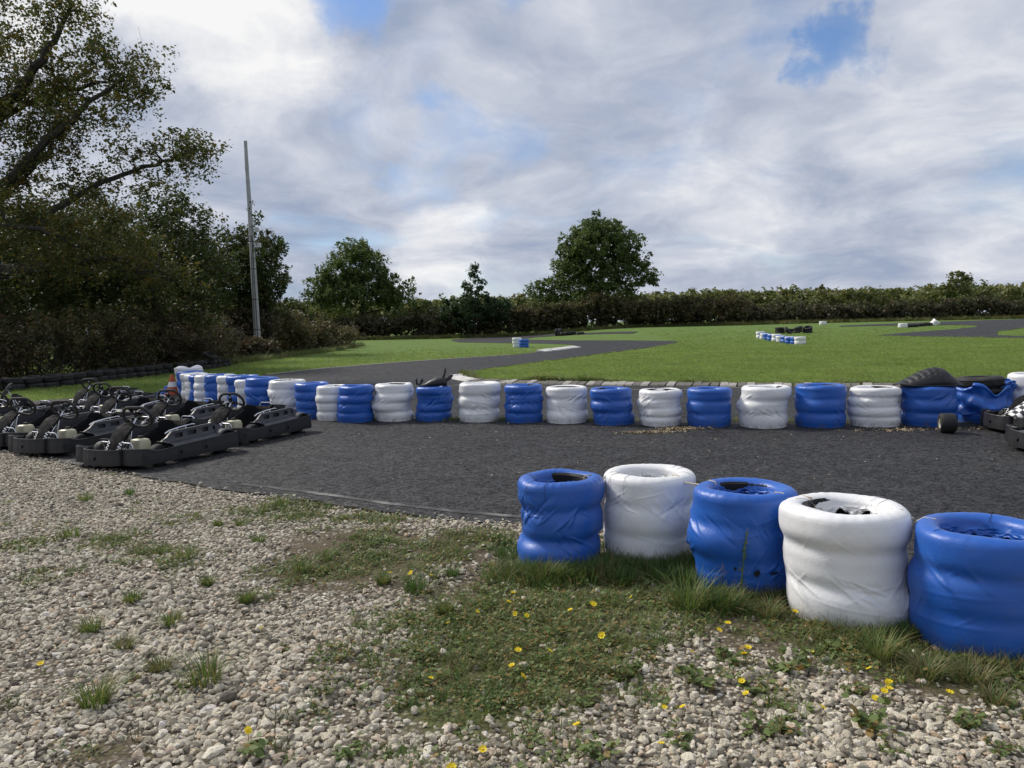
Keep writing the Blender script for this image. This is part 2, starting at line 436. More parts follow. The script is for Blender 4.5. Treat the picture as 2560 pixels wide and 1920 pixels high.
def stone_mat(name):
    m, t, bs = material(name)
    v = t.new('ShaderNodeTexCoord').outputs['Object']; oi = t.new('ShaderNodeObjectInfo')
    r = oi.outputs['Random']
    c = t.ramp(r, [(0.0, (0.15, 0.13, 0.105)), (0.18, (0.34, 0.305, 0.24)), (0.42, (0.52, 0.47, 0.37)), (0.68, (0.65, 0.595, 0.475)), (0.86, (0.77, 0.715, 0.59)), (0.93, (0.52, 0.38, 0.25)), (1.0, (0.84, 0.80, 0.73))])
    n = t.noise(t.vmath('ADD', v, t.vmath('SCALE', (40, 20, 9), scale=r)), 2.0, 5, 0.65)
    c = t.mix(t.mapr(n, 0.35, 0.72), c, t.mix(1.0, c, (0.62, 0.60, 0.56), 'MULTIPLY'))
    t.put(bs.inputs['Base Color'], c); bs.inputs['Roughness'].default_value = 0.85; bs.inputs['Specular IOR Level'].default_value = 0.25
    b = t.new('ShaderNodeBump'); b.inputs['Strength'].default_value = 0.4; b.inputs['Distance'].default_value = 0.1
    t.put(b.inputs['Height'], t.noise(v, 4, 5)); t.l.new(b.outputs[0], bs.inputs['Normal'])
stone_mat('stone')

def worn_line(name):
    m, t, bs = material(name)
    v = t.new('ShaderNodeTexCoord').outputs['Object']
    k = t.mapr(t.math('ADD', t.noise(v, 2.4, 5, 0.6), t.math('MULTIPLY', t.noise(v, 60, 4, 0.7), 0.7)), 0.80, 1.05)
    t.put(bs.inputs['Base Color'], t.mix(k, (0.032, 0.032, 0.034), (0.20, 0.195, 0.185))); bs.inputs['Roughness'].default_value = 0.85
worn_line('worn_paint')

# ---------------------------------------------------------------- terrain and paved surfaces
def smst(a, b, x):
    t = np.clip((np.asarray(x, dtype=float) - a) / (b - a), 0, 1); return t * t * (3 - 2 * t)
def terrain(x, y): return 0.8 * smst(42, 75, y) * smst(-2, 16, x)
ASPHALT_Z = 0.03

XL = sorted(set([-900, -600, -400, -260, -180, -130, -100] + list(range(-80, 121, 4)) + [150, 190, 260, 400, 600, 900]))
YL = sorted(set([-60, -30, -10] + list(range(-4, 133, 4)) + [150, 180, 230, 320, 480, 700, 1200, 1900]))

gx, gy = np.meshgrid(XL, YL)
gv = np.stack([gx.ravel(), gy.ravel(), terrain(gx.ravel(), gy.ravel())], 1)
nx = len(XL); ii = np.arange(len(gv)).reshape(len(YL), nx)
gf = np.stack([ii[:-1, :-1].ravel(), ii[:-1, 1:].ravel(), ii[1:, 1:].ravel(), ii[1:, :-1].ravel()], 1)
tag(obj('ground', mesh_np('ground', gv, gf, 'meadow_grass', True)), 'wide green grass ground round the kart track', kind='structure')

def sheet(name, pts, dz, mat, skirt=0.0):
    """a flat polygon cut along the terrain's own lines and laid dz above it, with an edge face down to the ground"""
    bm = bmesh.new()
    vs = [bm.verts.new((x, y, 0)) for x, y in pts]
    bm.faces.new(vs)
    xs = [p[0] for p in pts]; ys = [p[1] for p in pts]
    bmesh.ops.triangulate(bm, faces=bm.faces[:])
    for X in XL:
        if min(xs) < X < max(xs): bmesh.ops.bisect_plane(bm, geom=bm.verts[:] + bm.edges[:] + bm.faces[:], plane_co=(X, 0, 0), plane_no=(1, 0, 0))
    for Y in YL:
        if min(ys) < Y < max(ys): bmesh.ops.bisect_plane(bm, geom=bm.verts[:] + bm.edges[:] + bm.faces[:], plane_co=(0, Y, 0), plane_no=(0, 1, 0))
    for v in bm.verts: v.co.z = float(terrain(v.co.x, v.co.y)) + dz
    bmesh.ops.recalc_face_normals(bm, faces=bm.faces[:])
    for f in bm.faces:
        if f.normal.z < 0: f.normal_flip()
    if skirt:
        be = [e for e in bm.edges if e.is_boundary]
        r = bmesh.ops.extrude_edge_only(bm, edges=be)
        for v in r['geom']:
            if isinstance(v, bmesh.types.BMVert): v.co.z -= skirt
    me = bpy.data.meshes.new(name); bm.to_mesh(me); bm.free()
    me.materials.append(MATS[mat])
    return obj(name, me)

PAD_NEAR = [(-16, 17.4), (-13, 15.2), (-9, 12.2), (-7.32, 10.87), (-5.37, 9.39), (-4.17, 8.55), (-3.0, 7.78), (-2.2, 7.33), (-1.29, 6.73), (-0.59, 6.35), (-0.01, 6.1),
            (0.9, 5.78), (1.6, 5.25), (2.15, 4.72), (2.75, 4.15), (3.6, 3.2), (5.0, 1.5), (8.0, -2.0)]
def wobble(pts, amp, step, seed):
    """resample a line and let its edge crumble a little"""
    r = random.Random(seed); out = []
    for a, b in zip(pts[:-1], pts[1:]):
        L = math.hypot(b[0] - a[0], b[1] - a[1]); n = max(1, int(L / step))
        nxv, nyv = -(b[1] - a[1]) / L, (b[0] - a[0]) / L
        for k in range(n):
            t = k / n; o = r.gauss(0, amp)
            out.append((a[0] + (b[0] - a[0]) * t + nxv * o, a[1] + (b[1] - a[1]) * t + nyv * o))
    out.append(pts[-1]); return out
near_edge = wobble(PAD_NEAR, 0.022, 0.13, 3)
VERGE = [(-12.33, 18.43), (-9.96, 19.91), (-9.1, 21.0), (-8.95, 24.0), (-8.75, 27.42), (-7.42, 30.99), (-4.98, 34.6), (-3.3, 36.6), (-0.03, 39.87), (1.69, 43.4), (3.05, 46.3), (4.29, 49.03)]
far_side = [(4.45, 51.18), (4.21, 54.14), (2.41, 58.49), (0.29, 63.41), (-4.98, 72.56), (-6.25, 81.07), (-6.6, 85), (-4.8, 93.5), (0.51, 96.0), (5.11, 91.11), (8.2, 81.5), (11.6, 70.2),
            (10.6, 67.2), (7.28, 74.6), (4.51, 80.57), (2.54, 80.51), (1.27, 75.18), (1.89, 70.91), (4.93, 61.39), (9.75, 54.76), (11.36, 52.93)]
MEADOW_EDGE = [(11.23, 51.73), (9.87, 48.75), (6.61, 43.08), (3.18, 36.39), (2.05, 33.92), (-0.75, 28.7), (-1.55, 26.44), (-1.81, 24.89), (-1.62, 23.18), (-1.14, 21.93), (-0.08, 21.05), (1.16, 20.35),
               (3.43, 19.3), (5.51, 18.45), (8.37, 17.4), (11.02, 16.4), (16, 14.6), (24, 12)]
track_pts = near_edge[::-1] + VERGE + far_side + MEADOW_EDGE + [(24, -2)]
tag(sheet('asphalt_track', track_pts, ASPHALT_Z, 'asphalt', 0.05), 'dark asphalt paddock running on into the winding kart track', kind='structure')
rtrack = [(25.75, 53.98), (29.2, 56.41), (34.19, 59.37), (37.8, 62.23), (38.8, 64.5), (37.42, 67.2), (33.49, 67.9), (29.06, 68.2), (30.25, 70.6), (37.89, 75.0), (46, 82), (62, 92), (70, 90),
          (52, 72), (44, 60.5), (39.28, 58.96), (35.06, 55.38), (32.2, 51.05), (32.4, 49.65), (34, 47.3), (38, 43.5), (37, 42.4), (31.0, 47.0), (29.5, 49.04), (27.54, 51.18)]
tag(sheet('asphalt_loop', rtrack, ASPHALT_Z, 'asphalt', 0.05), 'grey asphalt loop of the track beyond the meadow', kind='structure')

# worn white line just inside the crumbled asphalt edge
ln = [(-3.0, 7.78), (-2.2, 7.33), (-1.29, 6.73), (-0.59, 6.35), (-0.01, 6.1), (0.6, 5.95)]
ln_in = [(x + 0.10, y + 0.19) for x, y in ln]
tag(sheet('edge_line', wobble(ln_in, 0.006, 0.2, 5) + [(x + 0.035, y + 0.065) for x, y in reversed(ln_in)], ASPHALT_Z + 0.004, 'worn_paint'), 'worn white painted line along the asphalt edge', kind='structure')

# thin concrete edging along the left verge and along the meadow
def strip(name, pts, w, z0, h, mat, label):
    m = MB(); n = len(pts); T = []
    for i, p in enumerate(pts):
        a = pts[max(0, i - 1)]; b = pts[min(n - 1, i + 1)]
        L = math.hypot(b[0] - a[0], b[1] - a[1]); ox, oy = -(b[1] - a[1]) / L * w / 2, (b[0] - a[0]) / L * w / 2
        z = float(terrain(*p)) + z0
        T.append([(p[0] + ox, p[1] + oy, z), (p[0] + ox, p[1] + oy, z + h), (p[0] - ox, p[1] - oy, z + h), (p[0] - ox, p[1] - oy, z)])
    m.grid(T)
    return tag(m.build(name, mat, None, False), label, kind='structure')
strip('edging', wobble([(x - 0.06, y + 0.06) for x, y in VERGE[4:9]], 0.01, 0.8, 8), 0.13, 0.0, 0.045, 'concrete', 'thin pale concrete edging between left verge and track')

def kerb(name, pts, w, spacing, label, mats, seed, rise=0.075, clean=None):
    """a kerb: a low bed and single ribbed stones laid side by side"""
    r = random.Random(seed)
    seg = []; acc = 0
    dense = []
    for a, b in zip(pts[:-1], pts[1:]):
        L = math.hypot(b[0] - a[0], b[1] - a[1])
        for k in range(60): dense.append((a[0] + (b[0] - a[0]) * k / 60, a[1] + (b[1] - a[1]) * k / 60))
    dense.append(pts[-1])
    root = strip(name, pts, w * 0.98, -0.01, 0.035, 'concrete', label)
    shared = {}
    d = 0; last = dense[0]; nextd = spacing / 2; i = 0
    for p, q in zip(dense[:-1], dense[1:]):
        d += math.hypot(q[0] - p[0], q[1] - p[1])
        if d < nextd: continue
        nextd += spacing
        ang = math.atan2(q[1] - p[1], q[0] - p[0])
        mt = 'kerb_white' if (clean and i < clean) else mats[r.randrange(len(mats))]
        key = (mt, i % 3)
        if key not in shared:
            m = MB(); hw = spacing * 0.44; k = 1 + 0.1 * (i % 3)
            m.grid([[(-hw, -w / 2, 0), (-hw, -w / 2 + 0.03, rise * 0.45), (-hw, w / 2 - 0.05, rise * k), (-hw, w / 2, 0)],
                    [(hw, -w / 2, 0), (hw, -w / 2 + 0.03, rise * 0.45), (hw, w / 2 - 0.05, rise * k), (hw, w / 2, 0)]])
            m.add([(-hw, -w / 2, 0), (-hw, -w / 2 + 0.03, rise * 0.45), (-hw, w / 2 - 0.05, rise * k), (-hw, w / 2, 0)], [(0, 1, 2, 3)])
            m.add([(hw, -w / 2, 0), (hw, -w / 2 + 0.03, rise * 0.45), (hw, w / 2 - 0.05, rise * k), (hw, w / 2, 0)], [(3, 2, 1, 0)])
            shared[key] = m.mesh('kerb_stone', mt, False)
        o = obj('kerb_stone', shared[key], root)
        o.location = (p[0], p[1], 0.026 + float(terrain(*p)) + r.uniform(-0.006, 0.006)); o.rotation_euler = (r.uniform(-.03, .03), r.uniform(-.02, .02), ang + r.uniform(-.04, .04))
        i += 1
kerb('kerb', [(-1.78, 24.6), (-1.60, 23.1), (-1.10, 21.85), (-0.05, 20.98), (1.2, 20.25), (3.43, 19.2), (5.51, 18.35), (8.37, 17.3), (11.02, 16.3)], 0.40, 0.21,
     'ribbed concrete kerb along the meadow, whitened at its corner', ['kerb_dark', 'concrete', 'kerb_dark'], 4, clean=13)
kerb('kerb', [(1.62, 43.1), (2.3, 44.5), (3.0, 46.1), (3.7, 47.6), (4.25, 48.9)], 0.55, 0.62, 'white kerb at the tip of the grass tongue by the bend', ['kerb_white'], 9, rise=0.12)

# ---------------------------------------------------------------- gravel yard in front
VEG = [(0.07, 3.86, 0.53, 0.65, 1.0), (-0.23, 3.24, 0.25, 0.25, 0.95), (0.29, 5.0, 0.36, 0.29, 1), (0.85, 4.86, 0.35, 0.27, 1), (0.55, 4.21, 0.48, 0.42, 0.75), (1.28, 4.3, 0.31, 0.22, 0.9), (1.7, 3.86, 0.37, 0.16, 0.9), (2.05, 3.44, 0.33, 0.19, 0.8), (1.75, 3.6, 0.32, 0.18, 0.75), (-0.89, 5.28, 0.54, 0.48, 0.55), (-1.95, 6.76, 0.45, 0.31, 0.75), (-0.23, 5.81, 0.28, 0.2, 0.75), (-1.25, 6.53, 0.51, 0.19, 0.6), (-3.19, 5.96, 0.2, 0.19, 0.9), (-2.68, 5.64, 0.2, 0.17, 0.7), (-3.81, 5.9, 0.25, 0.21, 0.65), (-3.21, 5.1, 0.18, 0.12, 0.55), (-2.3, 5.38, 0.16, 0.15, 0.6), (-1.29, 5.06, 0.27, 0.24, 0.5), (-0.44, 4.27, 0.18, 0.21, 0.6), (0.82, 3.45, 0.25, 0.21, 0.45), (-0.78, 3.68, 0.24, 0.22, 0.35), (-2.2, 3.33, 0.16, 0.22, 0.3), (-0.8, 3.04, 0.22, 0.15, 0.3), (-0.41, 2.95, 0.25, 0.17, 0.4), (0.35, 3.13, 0.17, 0.11, 0.3), (-1.52, 2.86, 0.22, 0.09, 0.45), (1.29, 3.91, 0.28, 0.17, 0.5), (2.06, 3.22, 0.17, 0.17, 0.6), (-1.57, 4.56, 0.16, 0.1, 0.4), (0.22, 5.47, 0.3, 0.23, 0.8)]
SOIL = [(-0.99, 5.45, 0.69, 0.57, 0.8), (-1.49, 4.33, 0.31, 0.15, 0.35), (-0.35, 4.99, 0.36, 0.38, 0.5), (0.52, 4.58, 0.72, 0.32, 0.6), (1.43, 3.96, 0.62, 0.3, 0.5), (2.02, 3.49, 0.42, 0.28, 0.7), (-0.04, 3.7, 0.58, 0.72, 0.5), (-2.85, 6.09, 0.22, 0.28, 0.25), (-1.57, 2.86, 0.31, 0.13, 0.5), (-2.51, 3.83, 0.28, 0.23, 0.3)]
FLOWERS = [(-0.05, 4.33), (-0.02, 4.36), (-0.22, 4.13), (-0.37, 3.99), (-0.01, 4.01), (0.05, 4.01), (0.29, 4.09), (0.42, 4.14), (0.65, 4.27), (0.42, 3.73), (-0.0, 3.61), (0.15, 3.53), (-0.03, 3.44), (0.02, 3.37), (-0.39, 3.3), (0.6, 3.07), (0.22, 2.87), (-0.14, 2.75), (-0.25, 2.66), (0.52, 2.72), (-0.67, 4.77), (-0.54, 4.74), (-0.8, 4.77), (1.08, 3.84), (1.03, 3.82), (0.84, 3.61), (1.09, 3.54), (1.06, 3.5), (1.36, 3.47), (1.45, 3.28), (1.54, 3.27), (1.62, 3.25), (1.59, 3.19), (1.56, 3.15), (1.53, 3.11), (1.45, 3.02), (1.77, 3.05), (1.24, 3.03), (0.96, 3.14), (0.67, 3.04), (1.51, 4.07), (0.96, 3.2), (-1.35, 3.94), (-2.28, 3.56), (-1.07, 2.91)]
TUFTS = [(-0.63, 4.62, 0.128, 1), (-0.41, 4.89, 0.077, 1), (-1.45, 3.45, 0.129, 2), (-1.87, 3.27, 0.118, 2), (-2.34, 4.1, 0.104, 0), (-2.32, 4.53, 0.093, 0), (-1.93, 4.17, 0.1, 0), (-2.04, 3.86, 0.079, 3), (-1.73, 3.6, 0.095, 3), (-1.62, 4.5, 0.087, 0), (0.19, 4.76, 0.178, 0), (0.98, 4.25, 0.179, 2), (-2.15, 7.02, 0.144, 0), (-2.38, 5.42, 0.15, 0), (-0.41, 4.25, 0.102, 0), (-1.35, 5.31, 0.096, 0), (-1.45, 5.07, 0.11, 0), (-0.1, 5.33, 0.115, 1), (0.46, 4.84, 0.117, 1), (0.68, 4.7, 0.124, 1), (0.91, 4.71, 0.125, 1), (1.15, 4.21, 0.127, 1), (1.38, 4.11, 0.114, 3), (1.72, 3.55, 0.128, 2), (1.84, 3.36, 0.121, 3), (2.02, 3.3, 0.119, 3), (-3.88, 7.66, 0.092, 1), (-4.2, 7.43, 0.116, 0), (1.74, 3.94, 0.095, 1), (1.97, 3.78, 0.1, 1), (0.02, 5.25, 0.139, 1), (-2.29, 6.32, 0.091, 0), (-2.49, 6.34, 0.084, 0), (-3.59, 6.08, 0.146, 0), (-0.85, 4.8, 0.087, 0), (0.56, 5.17, 0.187, 1), (1.99, 3.1, 0.093, 3), (1.04, 4.65, 0.129, 1), (-1.98, 4.83, 0.076, 0), (-1.98, 5.82, 0.084, 0)]
WEEDS = [(1.24, 3.46, 0.125), (0.8, 3.3, 0.119), (1.45, 3.22, 0.081), (1.38, 2.91, 0.123), (1.77, 2.94, 0.085), (0.94, 2.89, 0.096), (0.61, 2.84, 0.085), (0.3, 2.76, 0.093), (0.28, 3.16, 0.076), (-1.04, 2.86, 0.103), (-0.66, 2.83, 0.085), (0.99, 3.54, 0.107), (-0.5, 3.67, 0.088), (-1.2, 3.79, 0.05), (-1.81, 3.49, 0.046), (2.22, 3.34, 0.06), (1.06, 2.92, 0.07), (0.51, 3.42, 0.093), (-0.87, 3.31, 0.06), (1.02, 3.27, 0.108), (1.39, 2.75, 0.066), (-0.08, 5.61, 0.101), (1.78, 2.73, 0.066)]

def field(ells, x, y):
    s = np.zeros_like(x)
    for cx, cy, a, b, w in ells:
        q = ((x - cx) / (a * 1.15)) ** 2 + ((y - cy) / (b * 1.25)) ** 2
        s = np.maximum(s, w * 1.12 * np.exp(-0.62 * q ** 1.3))
    return s

def vnoise(x, y, seed=0):
    """smooth value noise, 0..1"""
    r = np.random.default_rng(seed); T = r.random((64, 64))
    xi = np.floor(x).astype(int); yi = np.floor(y).astype(int); fx = x - xi; fy = y - yi
    fx = fx * fx * (3 - 2 * fx); fy = fy * fy * (3 - 2 * fy)
    g = lambda i, j: T[i % 64, j % 64]
    return (g(xi, yi) * (1 - fx) + g(xi + 1, yi) * fx) * (1 - fy) + (g(xi, yi + 1) * (1 - fx) + g(xi + 1, yi + 1) * fx) * fy
def fbm(x, y, seed=0, octv=4):
    s = 0; a = 0.5
    for o in range(octv): s = s + a * vnoise(x * 2 ** o, y * 2 ** o, seed + o); a *= 0.5
    return s / (1 - 0.5 ** octv)

def inside(poly, x, y):
    c = np.zeros(x.shape, bool); n = len(poly)
    for i in range(n):
        x1, y1 = poly[i]; x2, y2 = poly[(i + 1) % n]
        if y1 == y2: continue
        t = ((y1 > y) != (y2 > y)) & (x < (x2 - x1) * (y - y1) / (y2 - y1) + x1)
        c ^= t
    return c

YARD = [(-24, -6), (9.5, -6), (8.0, -2.0)] + [(x, y) for x, y in PAD_NEAR[::-1][1:]] + [(-24, 23)]
def yard_z(x, y): return 0.015 + 0.010 * (fbm(x * 1.3, y * 1.3, 21) - 0.5) * 2 * smst(14, 10, y)
xs = np.concatenate([np.linspace(-24, -7.2, 18), np.arange(-7.1, 4.0, 0.07), np.linspace(4.1, 9.5, 10)])
ys = np.concatenate([np.linspace(-6, 1.9, 9), np.arange(2.0, 11.2, 0.07), np.linspace(11.4, 23, 30)])
yx, yy = np.meshgrid(xs, ys)
cxm = (yx[:-1, :-1] + yx[1:, 1:]) / 2; cym = (yy[:-1, :-1] + yy[1:, 1:]) / 2
YARD_BIG = [(x, y) if k < 2 else (x + 0.09, y + 0.13) for k, (x, y) in enumerate(YARD)]
keep = inside(YARD_BIG, cxm, cym).ravel()
ii = np.arange(yx.size).reshape(yx.shape)
yf = np.stack([ii[:-1, :-1].ravel(), ii[:-1, 1:].ravel(), ii[1:, 1:].ravel(), ii[1:, :-1].ravel()], 1)[keep]
vx, vy = yx.ravel(), yy.ravel()
yard_me = mesh_np('gravel_yard', np.stack([vx, vy, yard_z(vx, vy)], 1), yf, 'gravel_bed', True)
for nm, ar in (('veg', field(VEG, vx, vy) * (0.6 + 0.8 * fbm(vx * 3, vy * 3, 4))), ('soil', np.clip(field(SOIL, vx, vy) * 1.25, 0, 1.2))):
    at = yard_me.attributes.new(nm, 'FLOAT', 'POINT'); at.data.foreach_set('value', ar.astype(np.float32))
tag(obj('gravel_yard', yard_me), 'pale gravel yard with moss and weeds beside the asphalt', kind='structure')

# ---------------------------------------------------------------- scattered stuff
def scatter(name, pts, rot, scl, idx, variants, label):
    me = bpy.data.meshes.new(name)
    me.vertices.add(len(pts)); me.vertices.foreach_set('co', np.ascontiguousarray(pts, dtype=np.float32).ravel())
    for nm, tp, key, ar in (('rot', 'FLOAT_VECTOR', 'vector', rot), ('scl', 'FLOAT_VECTOR', 'vector', scl), ('idx', 'INT', 'value', idx)):
        a = me.attributes.new(nm, tp, 'POINT')
        a.data.foreach_set(key, np.ascontiguousarray(ar, dtype=np.int32 if tp == 'INT' else np.float32).ravel())
    o = obj(name, me); tag(o, label, kind='stuff')
    ng = bpy.data.node_groups.new(name, 'GeometryNodeTree')
    ng.interface.new_socket('Geometry', in_out='INPUT', socket_type='NodeSocketGeometry')
    ng.interface.new_socket('Geometry', in_out='OUTPUT', socket_type='NodeSocketGeometry')
    n = ng.nodes; l = ng.links
    gi = n.new('NodeGroupInput'); go = n.new('NodeGroupOutput'); jn = n.new('GeometryNodeJoinGeometry')
    def attr(nm, dt):
        q = n.new('GeometryNodeInputNamedAttribute'); q.data_type = dt; q.inputs[0].default_value = nm; return q.outputs[0]
    ra, sa, ia = attr('rot', 'FLOAT_VECTOR'), attr('scl', 'FLOAT_VECTOR'), attr('idx', 'INT')
    for k, vme in enumerate(variants):
        src = bpy.data.objects.new(name + '_piece', vme)
        oi = n.new('GeometryNodeObjectInfo'); oi.inputs[0].default_value = src; oi.transform_space = 'ORIGINAL'
        cp = n.new('FunctionNodeCompare'); cp.data_type = 'INT'; cp.operation = 'EQUAL'
        l.new(ia, cp.inputs[2]); cp.inputs[3].default_value = k
        ip = n.new('GeometryNodeInstanceOnPoints')
        l.new(gi.outputs[0], ip.inputs['Points']); l.new(cp.outputs[0], ip.inputs['Selection'])
        l.new(oi.outputs['Geometry'], ip.inputs['Instance']); l.new(ra, ip.inputs['Rotation']); l.new(sa, ip.inputs['Scale'])
        l.new(ip.outputs[0], jn.inputs[0])
    l.new(jn.outputs[0], go.inputs[0])
    md = o.modifiers.new('scatter', 'NODES'); md.node_group = ng
    return o

def stone_variant(seed):
    bm = bmesh.new(); bmesh.ops.create_icosphere(bm, subdivisions=2, radius=1.0)
    r = random.Random(seed)
    planes = [(Vector((r.gauss(0, 1), r.gauss(0, 1), r.gauss(0, 1))).normalized(), r.uniform(0.42, 0.80)) for _ in range(11)]
    for v in bm.verts:
        for nrm, d in planes:
            e = v.co.dot(nrm) - d
            if e > 0: v.co -= nrm * e
        v.co.x *= 1.28; v.co.y *= 1.0; v.co.z *= 0.70
    me = bpy.data.meshes.new('stone'); bm.to_mesh(me); bm.free(); me.materials.append(MATS['stone'])
    return me

def in_view(x, y, margin=0.12):
    """keeps scattered pieces to the ground the photograph shows, with a wide margin to each side"""
    return (np.abs(x) < (0.68 + margin) * y + 0.5)

yard_in = lambda x, y: inside(YARD, x, y)
P = []
def sample(n, y0, y1):
    y = np.sqrt(rng.uniform(y0 ** 2, y1 ** 2, n)); x = rng.uniform(-1, 1, n) * (0.80 * y + 0.5); return x, y
for y0, y1, n, s0, s1 in ((1.9, 4.4, 62000, 0.0075, 0.025), (4.4, 7.0, 75000, 0.008, 0.023), (7.0, 12.0, 70000, 0.010, 0.022)):
    x, y = sample(n, y0, y1)
    veg = field(VEG, x, y); soil = np.clip(field(SOIL, x, y) * 1.25, 0, 1.2)
    nz = fbm(x * 2.2, y * 2.2, 31) - 0.5; nf = fbm(x * 7, y * 7, 37) - 0.5
    p_keep = np.clip(1.15 - 1.05 * np.clip(veg + nz * 1.1 + nf * 0.5, 0, 1) - 0.95 * np.clip(soil + nz * 1.2 + nf * 0.6, 0, 1), 0.03, 1)
    edge = inside([(px + 0.05, py + 0.08) for px, py in YARD], x, y)
    k = edge & (rng.random(n) < p_keep)
    x, y = x[k], y[k]; m = len(x)
    s = s0 + (s1 - s0) * rng.random(m) ** 2.2
    s *= np.where(rng.random(m) < 0.03, 1.5, 1.0) * (0.75 + 0.5 * fbm(x * 0.9, y * 0.9, 55))
    P.append(np.stack([x, y, yard_z(x, y) + s * 0.15 + rng.uniform(-0.006, 0.008, m), s], 1))
P = np.concatenate(P); m = len(P)
rot = np.stack([rng.normal(0, 0.35, m), rng.normal(0, 0.35, m), rng.uniform(0, 6.283, m)], 1)
sc = P[:, 3:4] * np.stack([rng.uniform(0.85, 1.25, m), rng.uniform(0.85, 1.2, m), rng.uniform(0.8, 1.35, m)], 1)
scatter('gravel', P[:, :3], rot, sc, rng.integers(0, 10, m), [stone_variant(100 + k) for k in range(10)], 'pale angular gravel stones strewn over the yard')

# loose chips thrown onto the asphalt
n = 900
x, y = sample(n, 4.0, 13.5); k = ~inside([(px + 0.02, py + 0.02) for px, py in YARD], x, y) & (y < 12.5 - 0.1 * x) & (x > -3.2)
x, y = x[k], y[k]; m = len(x); s = 0.004 + 0.010 * rng.random(m) ** 3
scatter('stone_chips', np.stack([x, y, np.full(m, ASPHALT_Z) + s * 0.3], 1), np.stack([np.zeros(m), np.zeros(m), rng.uniform(0, 6.28, m)], 1),
        np.stack([s, s, s], 1), rng.integers(0, 3, m), [stone_variant(200 + k) for k in range(3)], 'small pale stone chips lying on the dark asphalt')

def blade_clump(seed, n, h, spread, lean, w, mat, up=0.0):
    """a tuft of n bent blades"""
    r = np.random.default_rng(seed); V = []; F = []
    for k in range(n):
        a = r.uniform(0, 6.283); d = spread * math.sqrt(r.random()); bx, by = d * math.cos(a), d * math.sin(a)
        la = a + r.normal(0, 0.7); L = h * r.uniform(0.55, 1.15); ln_ = lean * r.uniform(0.3, 1.3)
        px, py = -math.sin(la), math.cos(la); ww = w * r.uniform(0.7, 1.3)
        b = len(V)
        for t in (0.0, 0.4, 0.75, 1.0):
            o = ln_ * L * t ** 1.8; z = L * (t - 0.28 * ln_ * t ** 2.2)
            q = ww * (1 - t ** 1.6) * 0.5
            cx, cy = bx + math.cos(la) * o, by + math.sin(la) * o
            if t < 1: V += [(cx - px * q, cy - py * q, z), (cx + px * q, cy + py * q, z)]
            else: V += [(cx, cy, z), (cx, cy, z)]
        F += [(b, b + 1, b + 3, b + 2), (b + 2, b + 3, b + 5, b + 4), (b + 4, b + 5, b + 7, b + 6)]
    return mesh_np('blades', np.array(V), np.array(F), mat, True)

def leaf_clump(seed, n, r0, h, size, mat):
    """a low rosette of small broad leaves"""
    r = np.random.default_rng(seed); V = []; F = []
    for k in range(n):
        a = r.uniform(0, 6.283); d = r0 * math.sqrt(r.random()); z = h * r.uniform(0.2, 1.0) * (1 - 0.5 * d / r0)
        c = np.array([d * math.cos(a), d * math.sin(a), z]); la = a + r.normal(0, 0.8); til = r.normal(0.1, 0.45)
        f = np.array([math.cos(la) * math.cos(til), math.sin(la) * math.cos(til), math.sin(til)]); sd = np.array([-math.sin(la), math.cos(la), r.normal(0, 0.3)])
        s = size * r.uniform(0.6, 1.3); b = len(V)
        V += [c - f * s * 0.5, c + sd * s * 0.38, c + f * s * 0.62, c - sd * s * 0.38]; F.append((b, b + 1, b + 2, b + 3))
    return mesh_np('leaves', np.array(V), np.array(F), mat, False)

# low herbs and thin grass where the gravel is overgrown
n = 60000
x, y = sample(n, 1.9, 9.5)
v = field(VEG, x, y) + (fbm(x * 2.6, y * 2.6, 61) - 0.5) * 1.5 + (fbm(x * 8, y * 8, 63) - 0.5) * 0.9
k = yard_in(x, y) & (rng.random(n) < np.clip((v + 0.22 * field(SOIL, x, y) - 0.30) * 1.4, 0, 1))
x, y = x[k], y[k]; m = len(x); s = rng.uniform(0.6, 1.35, m)
scatter('ground_cover', np.stack([x, y, yard_z(x, y)], 1), np.stack([rng.normal(0, .12, m), rng.normal(0, .12, m), rng.uniform(0, 6.28, m)], 1), np.stack([s, s, s], 1),
        rng.choice(8, m, p=[.15, .15, .15, .13, .09, .13, .14, .06]),
        [leaf_clump(1, 16, 0.05, 0.035, 0.020, 'herb_green'), leaf_clump(2, 14, 0.055, 0.028, 0.024, 'herb_green'), leaf_clump(3, 20, 0.06, 0.045, 0.016, 'herb_green'),
         blade_clump(4, 12, 0.05, 0.03, 0.9, 0.0035, 'blade_green'), blade_clump(5, 12, 0.065, 0.03, 1.0, 0.0035, 'blade_dark'), blade_clump(6, 14, 0.06, 0.035, 1.3, 0.0030, 'blade_dry'),
         blade_clump(7, 8, 0.07, 0.03, 1.0, 0.0032, 'stem_brown'), leaf_clump(8, 9, 0.05, 0.02, 0.03, 'herb_green')], 'low green herbs and moss spreading over the gravel')

# thicker grass along the foot of the near stacks
foot = [(0.289, 5.20), (0.934, 5.287), (1.416, 4.68), (1.839, 4.17), (2.34, 3.765)]
n = 3000
k0 = rng.integers(0, 5, n); t = rng.random(n)
fx = np.array([f[0] for f in foot]); fy = np.array([f[1] for f in foot])
x = fx[k0] + rng.normal(0.05, 0.22, n); y = fy[k0] - 0.34 + rng.normal(0, 0.085, n)
dmin = np.min(np.hypot(x[:, None] - fx[None], y[:, None] - fy[None]), axis=1)
k = yard_in(x, y) & (dmin > 0.30) & (rng.random(n) < np.where(x < 1.3, 0.95, 0.42))
x, y = x[k], y[k]; m = len(x); s = rng.uniform(0.55, 1.2, m) * np.where(x < 1.25, 1.1, 0.8)
id_ = np.where(x < 1.25, rng.choice(4, m, p=[.5, .3, .12, .08]), rng.choice(4, m, p=[.2, .3, .3, .2]))
